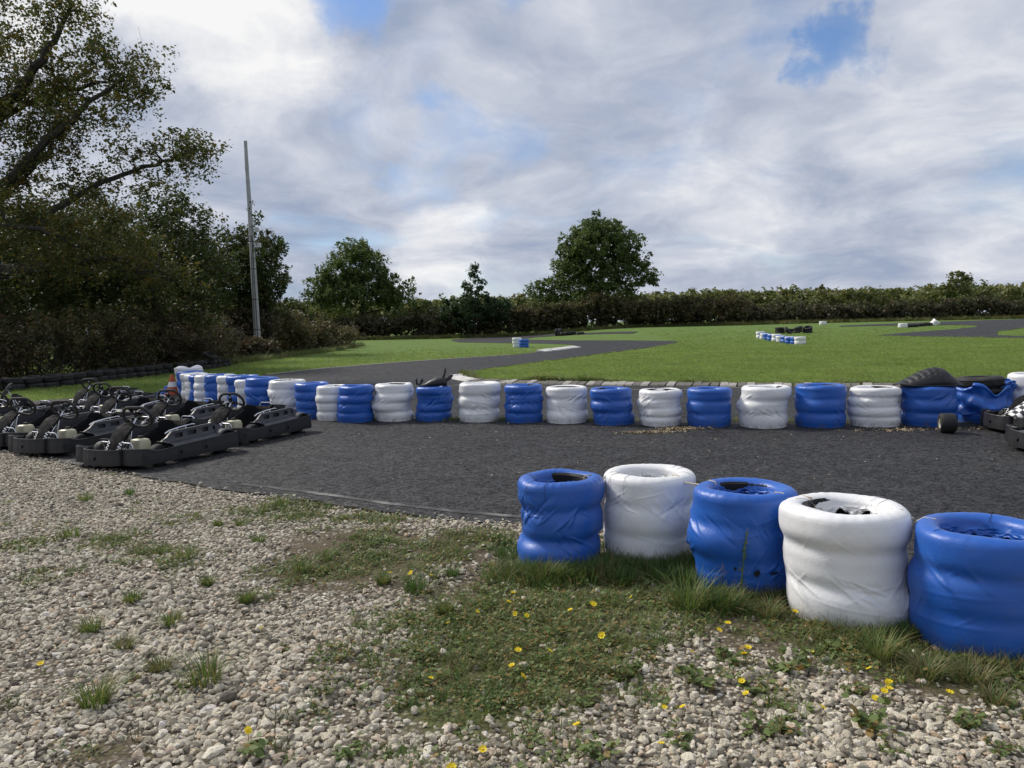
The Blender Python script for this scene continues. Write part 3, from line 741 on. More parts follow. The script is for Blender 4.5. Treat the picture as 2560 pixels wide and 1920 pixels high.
scatter('foot_grass', np.stack([x, y, yard_z(x, y)], 1), np.stack([rng.normal(0, .15, m), rng.normal(0, .15, m), rng.uniform(0, 6.28, m)], 1), np.stack([s, s, s], 1), id_,
        [blade_clump(11, 12, 0.12, 0.035, 0.8, 0.0045, 'blade_dark'), blade_clump(12, 12, 0.10, 0.04, 0.9, 0.0045, 'blade_green'), blade_clump(13, 12, 0.09, 0.05, 1.3, 0.0035, 'blade_dry'), blade_clump(14, 5, 0.17, 0.03, 0.6, 0.003, 'stem_brown')],
        'unmown grass along the foot of the near tyre stacks')

# mown meadow: short blades as far as they can be told apart
def meadow_pts(n, poly, y0, y1, thin=1.0):
    u = rng.random(n); y = np.exp(np.log(y0) + u * (np.log(y1) - np.log(y0))); x = rng.uniform(-0.82, 0.82, n) * y
    k = inside(poly, x, y) & ~inside(rtrack, x, y) & (rng.random(n) < 1 - smst(0.55 * y1, y1, y)); return x[k], y[k]
MEADOW = MEADOW_EDGE[::-1][1:] + [(60, 70), (60, 10)]
MEADOW = [(x, y) for x, y in MEADOW_EDGE] + [(60, 5), (60, 80), (12, 80)]
VERGE_POLY = [(-40, 14)] + VERGE + [(-2, 64), (-40, 64)]
xa, ya = meadow_pts(150000, MEADOW, 14, 75); xb, yb = meadow_pts(70000, VERGE_POLY, 17, 62)
x = np.concatenate([xa, xb]); y = np.concatenate([ya, yb]); m = len(x)
s = (0.7 + 0.7 * fbm(x * 0.7, y * 0.7, 71)) * rng.uniform(0.6, 1.3, m) * (0.85 + y / 60)
scatter('meadow_blades', np.stack([x, y, terrain(x, y) - 0.003], 1), np.stack([rng.normal(0, .15, m), rng.normal(0, .15, m), rng.uniform(0, 6.28, m)], 1), np.stack([s, s, s], 1),
        rng.choice(4, m, p=[.47, .43, .05, .05]),
        [blade_clump(21, 12, 0.055, 0.07, 0.8, 0.008, 'blade_meadow'), blade_clump(22, 12, 0.05, 0.08, 1.0, 0.008, 'blade_meadow'), blade_clump(23, 12, 0.065, 0.07, 1.0, 0.007, 'blade_green'), blade_clump(24, 9, 0.06, 0.06, 1.1, 0.006, 'blade_dry')],
        'short mown grass of the meadow and the verge')
# rough fringe where the mower does not reach: along the kerb
fr = [(-1.5, 25.5), (-1.35, 23.3), (-0.85, 22.15), (0.1, 21.3), (1.3, 20.6), (3.43, 19.55), (5.51, 18.7), (8.37, 17.65), (11.02, 16.65), (14, 15.6)]
n = 6500; q = rng.uniform(0, len(fr) - 1.001, n); i0 = q.astype(int); t = q - i0
A = np.array(fr)
x = A[i0, 0] * (1 - t) + A[i0 + 1, 0] * t + rng.normal(0, 0.10, n); y = A[i0, 1] * (1 - t) + A[i0 + 1, 1] * t + np.abs(rng.normal(0, 0.22, n))
s = (0.55 + 2.0 * fbm(x * 1.1, y * 0.4, 81) ** 2) * rng.uniform(0.6, 1.3, n)
scatter('fringe_grass', np.stack([x, y, np.zeros(n)], 1), np.stack([rng.normal(0, .2, n), rng.normal(0, .2, n), rng.uniform(0, 6.28, n)], 1), np.stack([s, s, s], 1), rng.choice(4, n, p=[.35, .3, .2, .15]),
        [blade_clump(31, 10, 0.17, 0.06, 0.7, 0.007, 'blade_green'), blade_clump(32, 10, 0.15, 0.06, 0.9, 0.007, 'blade_dark'), leaf_clump(33, 26, 0.10, 0.16, 0.035, 'herb_green'), blade_clump(34, 10, 0.14, 0.06, 0.9, 0.006, 'blade_dry')],
        'rough grass fringe growing over the kerb')
# weeds at the foot of the far row
n = 1500; q = rng.uniform(-3.0, 8.0, n); x = q; y = 13.4 - 0.22 * (q + 3.0) + rng.normal(0.10, 0.10, n)
k = rng.random(n) < 0.25 + 0.75 * (fbm(x * 2.3, y * 0.1, 91) > 0.52); x, y = x[k], y[k]; m = len(x); s = rng.uniform(0.4, 1.1, m)
scatter('row_weeds', np.stack([x, y, np.full(m, ASPHALT_Z)], 1), np.stack([np.zeros(m), np.zeros(m), rng.uniform(0, 6.28, m)], 1), np.stack([s, s, s], 1), rng.choice(2, m, p=[.55, .45]),
        [blade_clump(41, 9, 0.11, 0.04, 0.8, 0.005, 'blade_green'), blade_clump(42, 9, 0.08, 0.05, 1.1, 0.005, 'blade_dry')], 'weeds and dry straw growing between the far tyre stacks')
# drifts of dry leaves and straw on the asphalt
n = 620; cx = rng.choice(4, n, p=[.45, .30, .15, .10]); C0 = np.array([(2.55, 11.35), (2.0, 11.05), (5.3, 10.75), (6.4, 10.7)]); SP = np.array([(.17, .06), (.22, .05), (.25, .07), (.30, .06)])
x = C0[cx, 0] + rng.normal(0, 1, n) * SP[cx, 0]; y = C0[cx, 1] + rng.normal(0, 1, n) * SP[cx, 1]; s = rng.uniform(.6, 1.2, n)
scatter('straw_drift', np.stack([x, y, np.full(n, ASPHALT_Z + 0.004)], 1), np.stack([rng.normal(0, .4, n), rng.normal(0, .4, n), rng.uniform(0, 6.28, n)], 1), np.stack([s, s, s], 1), rng.integers(0, 2, n),
        [leaf_clump(51, 4, 0.03, 0.02, 0.022, 'dry_leaf'), leaf_clump(52, 4, 0.04, 0.012, 0.030, 'dry_leaf')], 'dry straw and leaves drifted against the far stacks')

# ---------------------------------------------------------------- wrapped tyre stacks
def ring_noise(r, th, ks, amp):
    out = np.zeros_like(th)
    for k in ks: out = out + amp / len(ks) ** 0.5 * r.uniform(0.5, 1.2) * np.sin(k * th + r.uniform(0, 6.283))
    return out

def cover_mesh(seed, R, h, n, na, nz, hole=0.62, mat='tarp_blue', wr=1.0, closed=False, off=0.012, dent=0.085, top_lumps=0.0):
    """a tarpaulin pulled over n tyres: bulges, pinched gaps with slanted folds, tucked into the hole on top"""
    r = np.random.default_rng(seed)
    th = np.linspace(0, 2 * math.pi, na, endpoint=False)
    hb = h - 0.055; ht = h / n
    zs = np.linspace(0, hb, nz)
    ox = r.normal(0, off, n + 1); oy = r.normal(0, off, n + 1)
    scale = 1 + r.normal(0, 0.018, n + 1)
    rows = []
    gaps = [ht * k for k in range(1, n)]
    gd = [dent * r.uniform(0.55, 1.25) for _ in gaps]
    creases = []                                                                 # slanted tucks that fan out from the pinched gaps
    for gz in gaps:
        for _ in range(r.integers(2, 5)):
            a0 = r.uniform(0, 6.283); sg = r.choice([-1, 1])
            for q in range(r.integers(7, 14)):
                creases.append((a0 + r.normal(0, 0.30), gz + r.normal(0, 0.10) * ht, sg * r.uniform(0.35, 1.1), ht * r.uniform(0.25, 0.62), r.uniform(0.004, 0.0105) * R / 0.31, r.uniform(0.0025, 0.0085) * r.choice([1, 1, -1])))
        for _ in range(7): creases.append((r.uniform(0, 6.283), gz + r.normal(0, 0.15) * ht, r.choice([-1, 1]) * r.uniform(0.2, 1.3), ht * r.uniform(0.15, 0.4), r.uniform(0.003, 0.007), r.uniform(0.001, 0.004)))
    for _ in range(8): creases.append((r.uniform(0, 6.283), r.uniform(0.1, 0.9) * hb, r.uniform(-0.25, 0.25), R * r.uniform(0.3, 0.9), r.uniform(0.005, 0.014), r.uniform(0.001, 0.003)))
    low1 = ring_noise(r, th, (2, 3), 0.006 * wr); low2 = ring_noise(r, th, (2, 3, 5), 0.007 * wr)
    for z in zs:
        k = min(z / ht, n - 0.01); i0 = int(max(0, min(n - 1, math.floor(k - 0.5)))); f = min(1, max(0, k - 0.5 - i0)); f = f * f * (3 - 2 * f)
        cx = ox[i0] * (1 - f) + ox[i0 + 1] * f; cy = oy[i0] * (1 - f) + oy[i0 + 1] * f
        rs = R * (scale[i0] * (1 - f) + scale[i0 + 1] * f)
        rr = np.full(na, rs)
        for gz, gdd in zip(gaps, gd):
            q = abs(z - gz) / (ht * 0.5)
            rr = rr - R * gdd * math.exp(-(q / 0.42) ** 2) * (1 + 0.25 * np.sin(3 * th + gz * 40))
        q = z / 0.05
        rr = rr - R * 0.045 * math.exp(-q * q)                                   # tucked under at the ground
        for a0, z0, sl, ln_, wd, amp in creases:
            if abs(z - z0) > ln_ + 0.03: continue
            sx = ((th - a0 + math.pi) % (2 * math.pi) - math.pi) * R; cs, sn = math.cos(sl), math.sin(sl)
            al = sx * cs + (z - z0) * sn; dd_ = -sx * sn + (z - z0) * cs
            rr = rr + wr * amp * np.exp(-(dd_ / wd) ** 2 - (al / ln_) ** 4)
        b = z / hb
        rr = rr + low1 * (1 - b) + low2 * b
        rows.append(np.stack([cx + rr * np.cos(th), cy + rr * np.sin(th), np.full(na, z)], 1))
    cxT, cyT = ox[n] * 0.7 + ox[n - 1] * 0.3, oy[n] * 0.7 + oy[n - 1] * 0.3
    cxT, cyT = rows[-1][:, 0].mean(), rows[-1][:, 1].mean()
    Rt = np.hypot(rows[-1][:, 0] - cxT, rows[-1][:, 1] - cyT)
    tw = R * (1 - hole)                                                          # width of the top tyre's wall
    tz = ring_noise(r, th, (2, 3, 4), 0.004 + top_lumps) ; cr = ring_noise(r, th, (17, 23, 29, 36), 0.0025 * wr)
    nt = 12
    for i in range(1, nt + 1):
        a = math.pi * i / nt
        rr = Rt - tw / 2 + tw / 2 * math.cos(a) + cr * math.sin(a) * (0.3 + i / nt)
        zz = hb + 0.055 * math.sin(a) ** 0.85 + (tz + cr * 0.8 * (i / nt)) * math.sin(a * 0.5)
        rows.append(np.stack([cxT + rr * np.cos(th), cyT + rr * np.sin(th), zz], 1))
    ins = Rt - tw
    jag = 0.5 + 0.5 * np.sin(3 * th + r.uniform(0, 6)) * np.sin(5 * th + r.uniform(0, 6)) + ring_noise(r, th, (9, 14), 0.18)
    flap = np.clip(ring_noise(r, th, (1, 2, 3, 5), 0.75), -0.6, 1.0)
    nd = 9
    for i in range(1, nd + 1):
        t = i / nd
        if closed:
            rr = ins * (1 - 0.86 * t) + ring_noise(r, th, (7, 11, 16), 0.012) * (1 - abs(2 * t - 1)); zz = hb + 0.01 - 0.05 * t + ring_noise(r, th, (5, 8, 12), 0.014) * (1 - 0.4 * t)
        else:
            crump = ring_noise(r, th, (5, 8, 13, 19), 0.017 * min(wr, 1.3)) * t
            rr = ins - R * (0.02 + 0.10 * np.clip(flap, 0, 1)) * t ** 0.8 * 1.4 + crump * 0.8
            zz = hb - (0.016 + 0.045 * np.clip(jag, 0, 1.2)) * t + ring_noise(r, th, (4, 7, 12), 0.009 * min(wr, 1.3)) * t
        rows.append(np.stack([cxT + rr * np.cos(th), cyT + rr * np.sin(th), zz + np.zeros(na)], 1))
    V = np.concatenate(rows); m = len(rows)
    i = np.arange(m - 1)[:, None]; j = np.arange(na)[None]; j2 = (j + 1) % na
    F = np.stack([(i * na + j).ravel(), (i * na + j2).ravel(), ((i + 1) * na + j2).ravel(), ((i + 1) * na + j).ravel()], 1)
    return mesh_np('tarp_cover', V, F, mat, True)

_tyres = {}
def tyre_mesh(R, w, ri, mat='old_rubber', grooves=3, n=40):
    key = (round(R, 3), round(w, 3), mat)
    if key in _tyres: return _tyres[key]
    prof = [(ri, 0.012), (ri + 0.012, 0.0), (ri + (R - ri) * 0.55, 0.0), (R - 0.035, 0.012), (R - 0.010, 0.03)]
    z0, z1 = 0.03, w - 0.03
    for g in range(grooves):
        c = z0 + (z1 - z0) * (g + 1) / (grooves + 1)
        prof += [(R, c - 0.010), (R - 0.010, c - 0.006), (R - 0.010, c + 0.006), (R, c + 0.010)]
    prof += [(R - 0.010, z1), (R - 0.035, w - 0.012), (ri + (R - ri) * 0.55, w), (ri + 0.012, w), (ri, w - 0.012)]
    m = MB(); m.lathe(prof, n, close=True)
    _tyres[key] = m.mesh('tyre', mat, True, 35); return _tyres[key]

def stack(loc, seed, color, R=0.31, h=0.58, n=3, res=(72, 34), label=None, group=None, rz=None, cat='tyre stack', tilt=0.0, **kw):
    z = kw.pop('z', ASPHALT_Z)
    root = empty('tyre_stack', (loc[0], loc[1], z), rz if rz is not None else random.Random(seed).uniform(0, 6.28))
    root.rotation_euler.x = tilt
    tag(root, label, cat, group)
    mat = 'tarp_' + color
    me = cover_mesh(seed, R, h, n, res[0], res[1], mat=mat, **kw)
    obj('tarp_cover', me, root)
    tr = tyre_mesh(R * 0.86, h / n * 0.88, R * (kw.get('hole', 0.6) + 0.06), 'stack_rubber')
    for k in range(n):
        t = obj('tyre', tr, root); t.location = (0, 0, h / n * k + 0.008)
    return root

# --- near row, five stacks tied together
near = [
    ((0.289, 5.20), 11, 'blue', 0.287, 0.590, 3, 'blue wrapped tyre stack at the end of the short row, its middle creased slantwise', {'off': 0.022, 'dent': 0.10, 'hole': 0.58, 'wr': 1.7}),
    ((0.934, 5.287), 12, 'white', 0.312, 0.600, 3, 'white wrapped tyre stack between two blue ones, grass high round its foot', {'off': 0.008, 'dent': 0.045, 'hole': 0.60, 'wr': 0.9}),
    ((1.416, 4.68), 13, 'blue', 0.306, 0.605, 3, 'blue wrapped tyre stack with two torn holes low in its cover', {'off': 0.010, 'dent': 0.05, 'hole': 0.60, 'wr': 1.2}),
    ((1.839, 4.17), 14, 'white', 0.316, 0.610, 3, 'wide white wrapped tyre stack, tall creases down one side and a pleated opening', {'off': 0.012, 'dent': 0.05, 'hole': 0.57, 'wr': 1.25}),
    ((2.34, 3.765), 15, 'blue', 0.316, 0.585, 3, 'smooth blue wrapped tyre stack with a wide open top, dry grass at its foot', {'off': 0.010, 'dent': 0.05, 'hole': 0.62, 'wr': 0.8}),
]
near_roots = []
for loc, sd, colr, R, h, n, lab, kw in near:
    near_roots.append(stack(loc, sd, colr, R, h, n, (200, 96), lab, 'wrapped tyre stacks tied in a short row by the gravel', rz=0.0, z=0.012, **kw))

# wire stitches over the rims, each a part of its stack
def stitches(root, R, h, angs, tw, mat='wire'):
    for a in angs:
        m = MB(); pts = []
        for i in range(10):
            q = math.pi * (0.02 + 0.86 * i / 9) ; rr = R - tw / 2 + (tw / 2 + 0.004) * math.cos(q); z = h - 0.055 + (0.059) * math.sin(q) ** 0.85
            aa = a + 0.02 * math.sin(i * 1.7); pts.append((rr * math.cos(aa), rr * math.sin(aa), z))
        pts.insert(0, (R * 1.008 * math.cos(a + .01), R * 1.008 * math.sin(a + .01), h - 0.12))
        m.tube(pts, 0.0013, 5); m.build('wire_stitch', mat, root)
stitches(near_roots[0], 0.287, 0.59, (-2.4, -1.9, 2.7), 0.123, 'torn_dark')
stitches(near_roots[1], 0.312, 0.60, (-2.75, -2.3, -0.45, 0.5, 0.2), 0.127, 'wire')
stitches(near_roots[3], 0.316, 0.61, (0.2, 0.5, 2.6), 0.138, 'wire')
stitches(near_roots[4], 0.316, 0.585, (-2.9, 0.9, -0.9), 0.122, 'torn_dark')

# the two torn holes of the middle blue stack: dark gaps with curled blue lips
def tear(root, R, z, a, w, hgt, seed):
    r = random.Random(seed); m = MB(); pts = []
    n = 9
    for i in range(n):
        q = 2 * math.pi * i / n; k = r.uniform(0.75, 1.15)
        aa = a + math.cos(q) * w / 2 / R * k; zz = z + math.sin(q) * hgt / 2 * k
        pts.append((R * math.cos(aa), R * math.sin(aa), zz))
    m.add(pts + [(R * math.cos(a), R * math.sin(a), z)], [(i, (i + 1) % n, n) for i in range(n)])
    t = m.build('torn_hole', 'torn_dark', root, False)
    l = MB(); up = [(p[0] * 1.012, p[1] * 1.012, p[2] + 0.004) for p in pts[1:5]]; tip = [(p[0] * 1.035, p[1] * 1.035, p[2] + 0.010) for p in pts[1:5]]
    l.grid([up, tip]); l.build('torn_flap', 'tarp_blue', t)
tear(near_roots[2], 0.309, 0.155, -1.62, 0.042, 0.040, 1)
tear(near_roots[2], 0.309, 0.150, -1.28, 0.055, 0.017, 2)
tear(near_roots[2], 0.309, 0.175, -2.02, 0.018, 0.022, 3)

# rope ties between neighbours
def rope(name, a, b, sag, label, group, rad=0.0055, mat='rope'):
    m = MB(); pts = []
    for i in range(15):
        t = i / 14; p = Vector(a).lerp(Vector(b), t); p.z -= sag * math.sin(math.pi * t); pts.append(p)
    m.tube(pts, rad, 6); o = m.build(name, mat); tag(o, label, 'rope', group); return o
def tie(i, j, lab):
    (ax, ay), (bx, by) = near[i][0], near[j][0]; Ra, Rb = near[i][3], near[j][3]; ha, hb = near[i][4], near[j][4]
    d = Vector((bx - ax, by - ay, 0)).normalized()
    pa = Vector((ax, ay, 0)) + d * (Ra * 0.60); pb = Vector((bx, by, 0)) - d * (Rb * 0.60)
    m = MB(); pts = [(pa.x, pa.y, ha - 0.06), tuple(pa + d * 0.03 + Vector((0, 0, ha + 0.008))), tuple(pa + d * (Ra * 0.25) + Vector((0, 0, ha + 0.010)))]
    e = pa + d * (Ra * 0.42); f = pb - d * (Rb * 0.42)
    pts += [tuple(e + Vector((0, 0, ha - 0.028))), tuple(f + Vector((0, 0, hb - 0.028)))]
    pts += [tuple(pb - d * (Rb * 0.25) + Vector((0, 0, hb + 0.010))), tuple(pb - d * 0.03 + Vector((0, 0, hb + 0.008))), (pb.x, pb.y, hb - 0.06)]
    m.tube(pts, 0.0055, 6); tag(m.build('rope', 'rope'), lab, 'rope', 'ropes tying the near stacks together')
tie(0, 1, 'thin pale rope tying the creased blue stack to the white one')
tie(1, 2, 'pale rope between the grassy white stack and the torn blue stack')
tie(2, 3, 'pale rope between the torn blue stack and the wide white one')
tie(3, 4, 'pale rope from the wide white stack to the smooth blue one')

# --- long row across the paddock
WHITE_ROW = 'plain white wrapped tyre stack in the long row across the asphalt'
BLUE_ROW = 'plain blue wrapped tyre stack in the long row across the asphalt'
ROW_G = 'wrapped tyre stacks in the long row across the asphalt'
long_row = [  # x, y, colour, radius, height, tyres, closed top, label
    (-8.38, 19.9, 'white', 0.34, 0.70, 3, True, 'white wrapped stack with a bulging crumpled top at the far end of the long row'),
    (-8.02, 19.2, 'blue', 0.33, 0.62, 3, True, 'blue wrapped stack behind the traffic cone'),
    (-7.70, 18.65, 'white', 0.31, 0.60, 3, False, WHITE_ROW), (-7.22, 17.75, 'white', 0.31, 0.62, 4, True, WHITE_ROW), (-6.92, 17.25, 'blue', 0.31, 0.63, 4, False, BLUE_ROW),
    (-6.62, 16.78, 'white', 0.315, 0.66, 4, False, WHITE_ROW), (-6.20, 16.30, 'blue', 0.32, 0.69, 4, False, BLUE_ROW), (-5.82, 15.95, 'white', 0.31, 0.68, 4, True, WHITE_ROW),
    (-5.44, 15.60, 'blue', 0.325, 0.70, 4, False, BLUE_ROW), (-5.17, 15.26, 'white', 0.31, 0.64, 4, False, WHITE_ROW), (-4.86, 14.92, 'blue', 0.325, 0.69, 4, False, BLUE_ROW),
    (-4.25, 14.45, 'white', 0.325, 0.66, 4, False, 'white wrapped stack with black rags sticking out of its opening'), (-3.64, 14.02, 'blue', 0.32, 0.63, 4, False, BLUE_ROW),
    (-3.21, 13.60, 'white', 0.275, 0.60, 4, True, 'slim white wrapped stack squeezed between two blue ones'),
    (-2.72, 13.26, 'blue', 0.31, 0.62, 4, True, BLUE_ROW), (-2.06, 13.31, 'white', 0.325, 0.63, 4, True, WHITE_ROW), (-1.36, 13.20, 'blue', 0.31, 0.58, 4, True, 'blue wrapped stack carrying a curved black plastic piece'),
    (-0.57, 12.99, 'white', 0.35, 0.64, 3, True, WHITE_ROW), (0.18, 12.71, 'blue', 0.312, 0.61, 4, True, BLUE_ROW), (0.88, 12.56, 'white', 0.33, 0.575, 3, False, WHITE_ROW),
    (1.59, 12.22, 'blue', 0.33, 0.565, 3, True, BLUE_ROW), (2.30, 11.97, 'white', 0.325, 0.545, 4, True, WHITE_ROW), (3.03, 11.73, 'blue', 0.335, 0.575, 3, False, BLUE_ROW),
    (3.80, 11.54, 'white', 0.355, 0.60, 3, False, WHITE_ROW), (4.60, 11.45, 'blue', 0.352, 0.61, 3, False, BLUE_ROW), (5.36, 11.36, 'white', 0.335, 0.565, 4, True, WHITE_ROW),
    (6.15, 11.32, 'blue', 0.372, 0.575, 3, False, 'blue wrapped stack carrying an upturned black kart seat'),
    (7.86, 11.50, 'white', 0.37, 0.70, 3, True, 'tall white wrapped stack beside the torn blue one'),
    (8.68, 11.5, 'blue', 0.35, 0.60, 3, False, BLUE_ROW),
]
row_roots = {}
ORD = ['first', 'second', 'third', 'fourth', 'fifth', 'sixth', 'seventh', 'eighth', 'ninth', 'tenth', 'eleventh', 'twelfth']
for i, (x, y, colr, R, h, n, cl, lab) in enumerate(long_row):
    if lab in (WHITE_ROW, BLUE_ROW):
        if 17 <= i <= 25: lab = '%s wrapped stack in the long row, %s from the stack carrying the kart seat' % (colr, ORD[25 - i])
        elif 12 <= i <= 15: lab = '%s wrapped stack between the karts and the bumper stack, %s from the bumper stack' % (colr, ORD[15 - i])
        elif i <= 10: lab = '%s wrapped stack in the long row, %s along from the traffic cone' % (colr, ORD[i])
        else: lab = 'blue wrapped stack beyond the tall white one behind the checkered kart'
    kw = dict(closed=cl, off=0.016 if i != 0 else 0.03, dent=0.055 if n == 4 else 0.065, hole=0.60, wr=1.9, top_lumps=0.004 + (0.03 if i == 0 else 0.0))
    if i == 7: kw['top_lumps'] = 0.025
    row_roots[i] = stack((x, y), 40 + i, colr, R, h, n, (110, 52), lab, ROW_G, **kw)
# ropes between the right-hand stacks of the row and the wisps of strap seen further left
for i in range(15, 26):
    a, b = long_row[i], long_row[i + 1]
    d = Vector((b[0] - a[0], b[1] - a[1], 0)).normalized()
    rope('rope', (a[0] + d.x * a[3] * .55, a[1] + d.y * a[3] * .55, a[4] + ASPHALT_Z - .004), (b[0] - d.x * b[3] * .55, b[1] - d.y * b[3] * .55, b[4] + ASPHALT_Z - .004), 0.012,
         'thin pale rope strung between neighbouring stacks of the long row', 'ropes along the long row', 0.004)
# black rags in the white stack's opening
m = MB(); rr = random.Random(5)
for k in range(5):
    a0 = rr.uniform(0, 6.28); m.tube([(-4.25 + 0.05 * math.cos(a0), 14.40 + 0.05 * math.sin(a0), 0.60), (-4.25 + 0.10 * math.cos(a0), 14.40 + 0.08 * math.sin(a0), 0.69), (-4.25 + 0.17 * math.cos(a0), 14.38 + 0.10 * math.sin(a0), 0.665)], [0.03, 0.022, 0.012], 7)
tag(m.build('rag', 'seat_black'), 'black rags stuffed into the opening of a white stack', 'rag')

# --- torn blue stack: bare tyres above, the cover slid down in folds
tx, ty = 7.05, 11.50
root = empty('tyre_stack', (tx, ty, ASPHALT_Z)); tag(root, 'torn blue stack, its cover slid down to show bare black tyres', 'tyre stack', ROW_G)
tr = tyre_mesh(0.335, 0.165, 0.20, 'old_rubber')
for k in range(4):
    t = obj('tyre', tr, root); t.location = (0.012 * (-1) ** k, 0.01 * k, 0.006 + 0.166 * k); t.rotation_euler = (0.02 * (k - 1), 0.015 * k, k)
obj('tarp_cover', cover_mesh(301, 0.352, 0.205, 1, 90, 20, mat='tarp_blue', closed=False, off=0.004, wr=1.0, hole=0.93), root)
r3 = np.random.default_rng(17); P = []
na, nz = 110, 44
for i in range(na):
    a = math.radians(-178 + 236 * i / (na - 1)); row = []
    top = 0.60 + 0.035 * math.sin(a * 3.1 + 1) - 0.20 * math.exp(-((a + 1.65) / 0.33) ** 2) - 0.05 * (a < -2.4)
    bot = 0.155 + 0.03 * math.sin(a * 2.3) - 0.03 * math.cos(a * 5.1) + 0.05 * (a + 1.5) * 0.3
    for j in range(nz):
        t = j / (nz - 1); z = bot + (top - bot) * t
        fold = 0.030 * math.sin(7 * z * 3.2 + a * 2.6 + 1.2 * math.sin(a * 2.2)) + 0.013 * math.sin(a * 7 - z * 24) + 0.006 * math.sin(a * 17 + z * 15 + 2 * math.sin(z * 11))
        R_ = 0.385 + fold * (0.45 + 0.8 * (1 - t)) + 0.035 * (1 - t) - 0.012 * t
        R_ += 0.03 * math.exp(-((t - 0.93) / 0.08) ** 2)
        row.append((R_ * math.cos(a), R_ * math.sin(a), z + 0.005 * math.sin(a * 11 + 3)))
    P.append(row)
m = MB(); m.grid(P); dr = m.build('slipped_cover', 'tarp_blue', root, True, None)
md = dr.modifiers.new('thick', 'SOLIDIFY'); md.thickness = 0.003
m = MB(); P = []
for i in range(26):
    u = i / 25; row = []
    for j in range(14):
        v = j / 13; a = -1.05 + 0.62 * u
        R_ = 0.37 + 0.05 * math.sin(math.pi * v) + 0.02 * math.sin(u * 17 + v * 9) + 0.012 * math.sin(u * 31 - v * 15)
        row.append((R_ * math.cos(a), R_ * math.sin(a), 0.46 + 0.17 * v + 0.02 * math.sin(u * 9 + 1) - 0.03 * (v > 0.9)))
    P.append(row)
m.grid(P); dr = m.build('bunched_flap', 'tarp_blue', root, True, None); dr.modifiers.new('thick', 'SOLIDIFY').thickness = 0.003

# --- upturned black kart seat on the last whole blue stack
def seat_shell(L, Wd, H):
    us = np.linspace(0, 1, 64); vs = np.linspace(-1, 1, 40); P = []
    ridge = np.interp(us, [0, .12, .30, .48, .62, .72, .82, .92, 1.0], [0.10, 0.26, 0.62, 0.90, 1.0, 0.92, 0.62, 0.30, 0.06])
    half = np.interp(us, [0, .15, .4, .65, .85, 1.0], [0.50, 0.80, 1.0, 1.0, 0.80, 0.42])
    for i, u in enumerate(us):
        row = []
        for j, v in enumerate(vs):
            z = H * ridge[i] * (1 - abs(v) ** 2.6) ** 0.55
            y = Wd / 2 * half[i] * v
            # rows of round dimples pressed into the back
            if 0.10 < u < 0.62 and abs(v) < 0.75:
                fu = (u * 11) % 1 - 0.5; fv = (v * 4.5 + 0.5 * (int(u * 11) % 2)) % 1 - 0.5
                z -= 0.030 * math.exp(-(fu * fu + fv * fv) * 13)
            row.append((L * (u - 0.5), y, z))
        P.append(row)
    m = MB(); m.grid(P); return m
sr = empty('bucket_seat', (6.12, 11.28, 0.575 + ASPHALT_Z + 0.004), math.radians(-4)); tag(sr, 'black dimpled bucket seat lying upside down on a blue stack', 'kart seat')
m = seat_shell(0.90, 0.52, 0.265); so = m.build('shell', 'black_plastic', sr, True, None); so.modifiers.new('thick', 'SOLIDIFY').thickness = 0.010
m = MB(); m.tube([(-0.445, -0.12, 0.03), (-0.30, -0.215, 0.012), (-0.05, -0.262, 0.010), (0.20, -0.258, 0.010), (0.36, -0.20, 0.012), (0.45, -0.10, 0.012)], 0.011, 8); m.build('rim_edge', 'black_plastic', sr)

# --- curved black plastic piece on the blue stack
br = empty('plastic_bumper', (-1.36, 13.20, 0.58 + ASPHALT_Z), math.radians(4)); tag(br, 'broken curved black plastic bumper lying on a blue stack', 'bumper')
P = []
for i in range(30):
    u = i / 29; x = -0.26 + 0.50 * u
    zt = np.interp(u, [0, .1, .25, .45, .65, .85, 1], [0.03, 0.03, 0.05, 0.11, 0.145, 0.155, 0.13]); zb = np.interp(u, [0, .1, .3, .6, 1], [0.005, 0.0, 0.0, 0.0, 0.01])
    w = np.interp(u, [0, .2, .6, 1], [0.07, 0.10, 0.13, 0.12])
    P.append([(x, -w, zb), (x, -w * 0.95, zt * 0.7), (x, -w * 0.4, zt), (x, w * 0.4, zt), (x, w * 0.95, zt * 0.7), (x, w, zb)])
m = MB(); m.grid(P); bo = m.build('shell', 'black_plastic', br, True, None); bo.modifiers.new('thick', 'SOLIDIFY').thickness = 0.008
m = MB(); m.tube([(0.16, 0, 0.12), (0.20, -0.01, 0.20), (0.215, 0.0, 0.27), (0.213, 0.0, 0.315)], [0.045, 0.032, 0.034, 0.014], 10, flat=0.6); m.build('upright_horn', 'black_plastic', br)
m = MB(); m.tube([(0.18, 0.0, 0.06), (0.26, -0.02, 0.11), (0.315, -0.02, 0.165), (0.335, -0.02, 0.19)], [0.04, 0.055, 0.06, 0.035], 10, flat=0.55); m.build('side_horn', 'black_plastic', br)
m = MB(); m.tube([(-0.22, 0, 0.02), (-0.275, 0, 0.05), (-0.285, 0, 0.10), (-0.272, 0, 0.135)], [0.025, 0.022, 0.018, 0.014], 8); m.build('hook', 'black_plastic', br)
m = MB(); m.tube([(-0.205, 0.06, 0.03), (-0.205, 0.06, 0.075), (-0.185, 0.06, 0.12), (-0.165, 0.06, 0.075)], [0.012, 0.02, 0.026, 0.012], 8); m.build('hook', 'black_plastic', br)

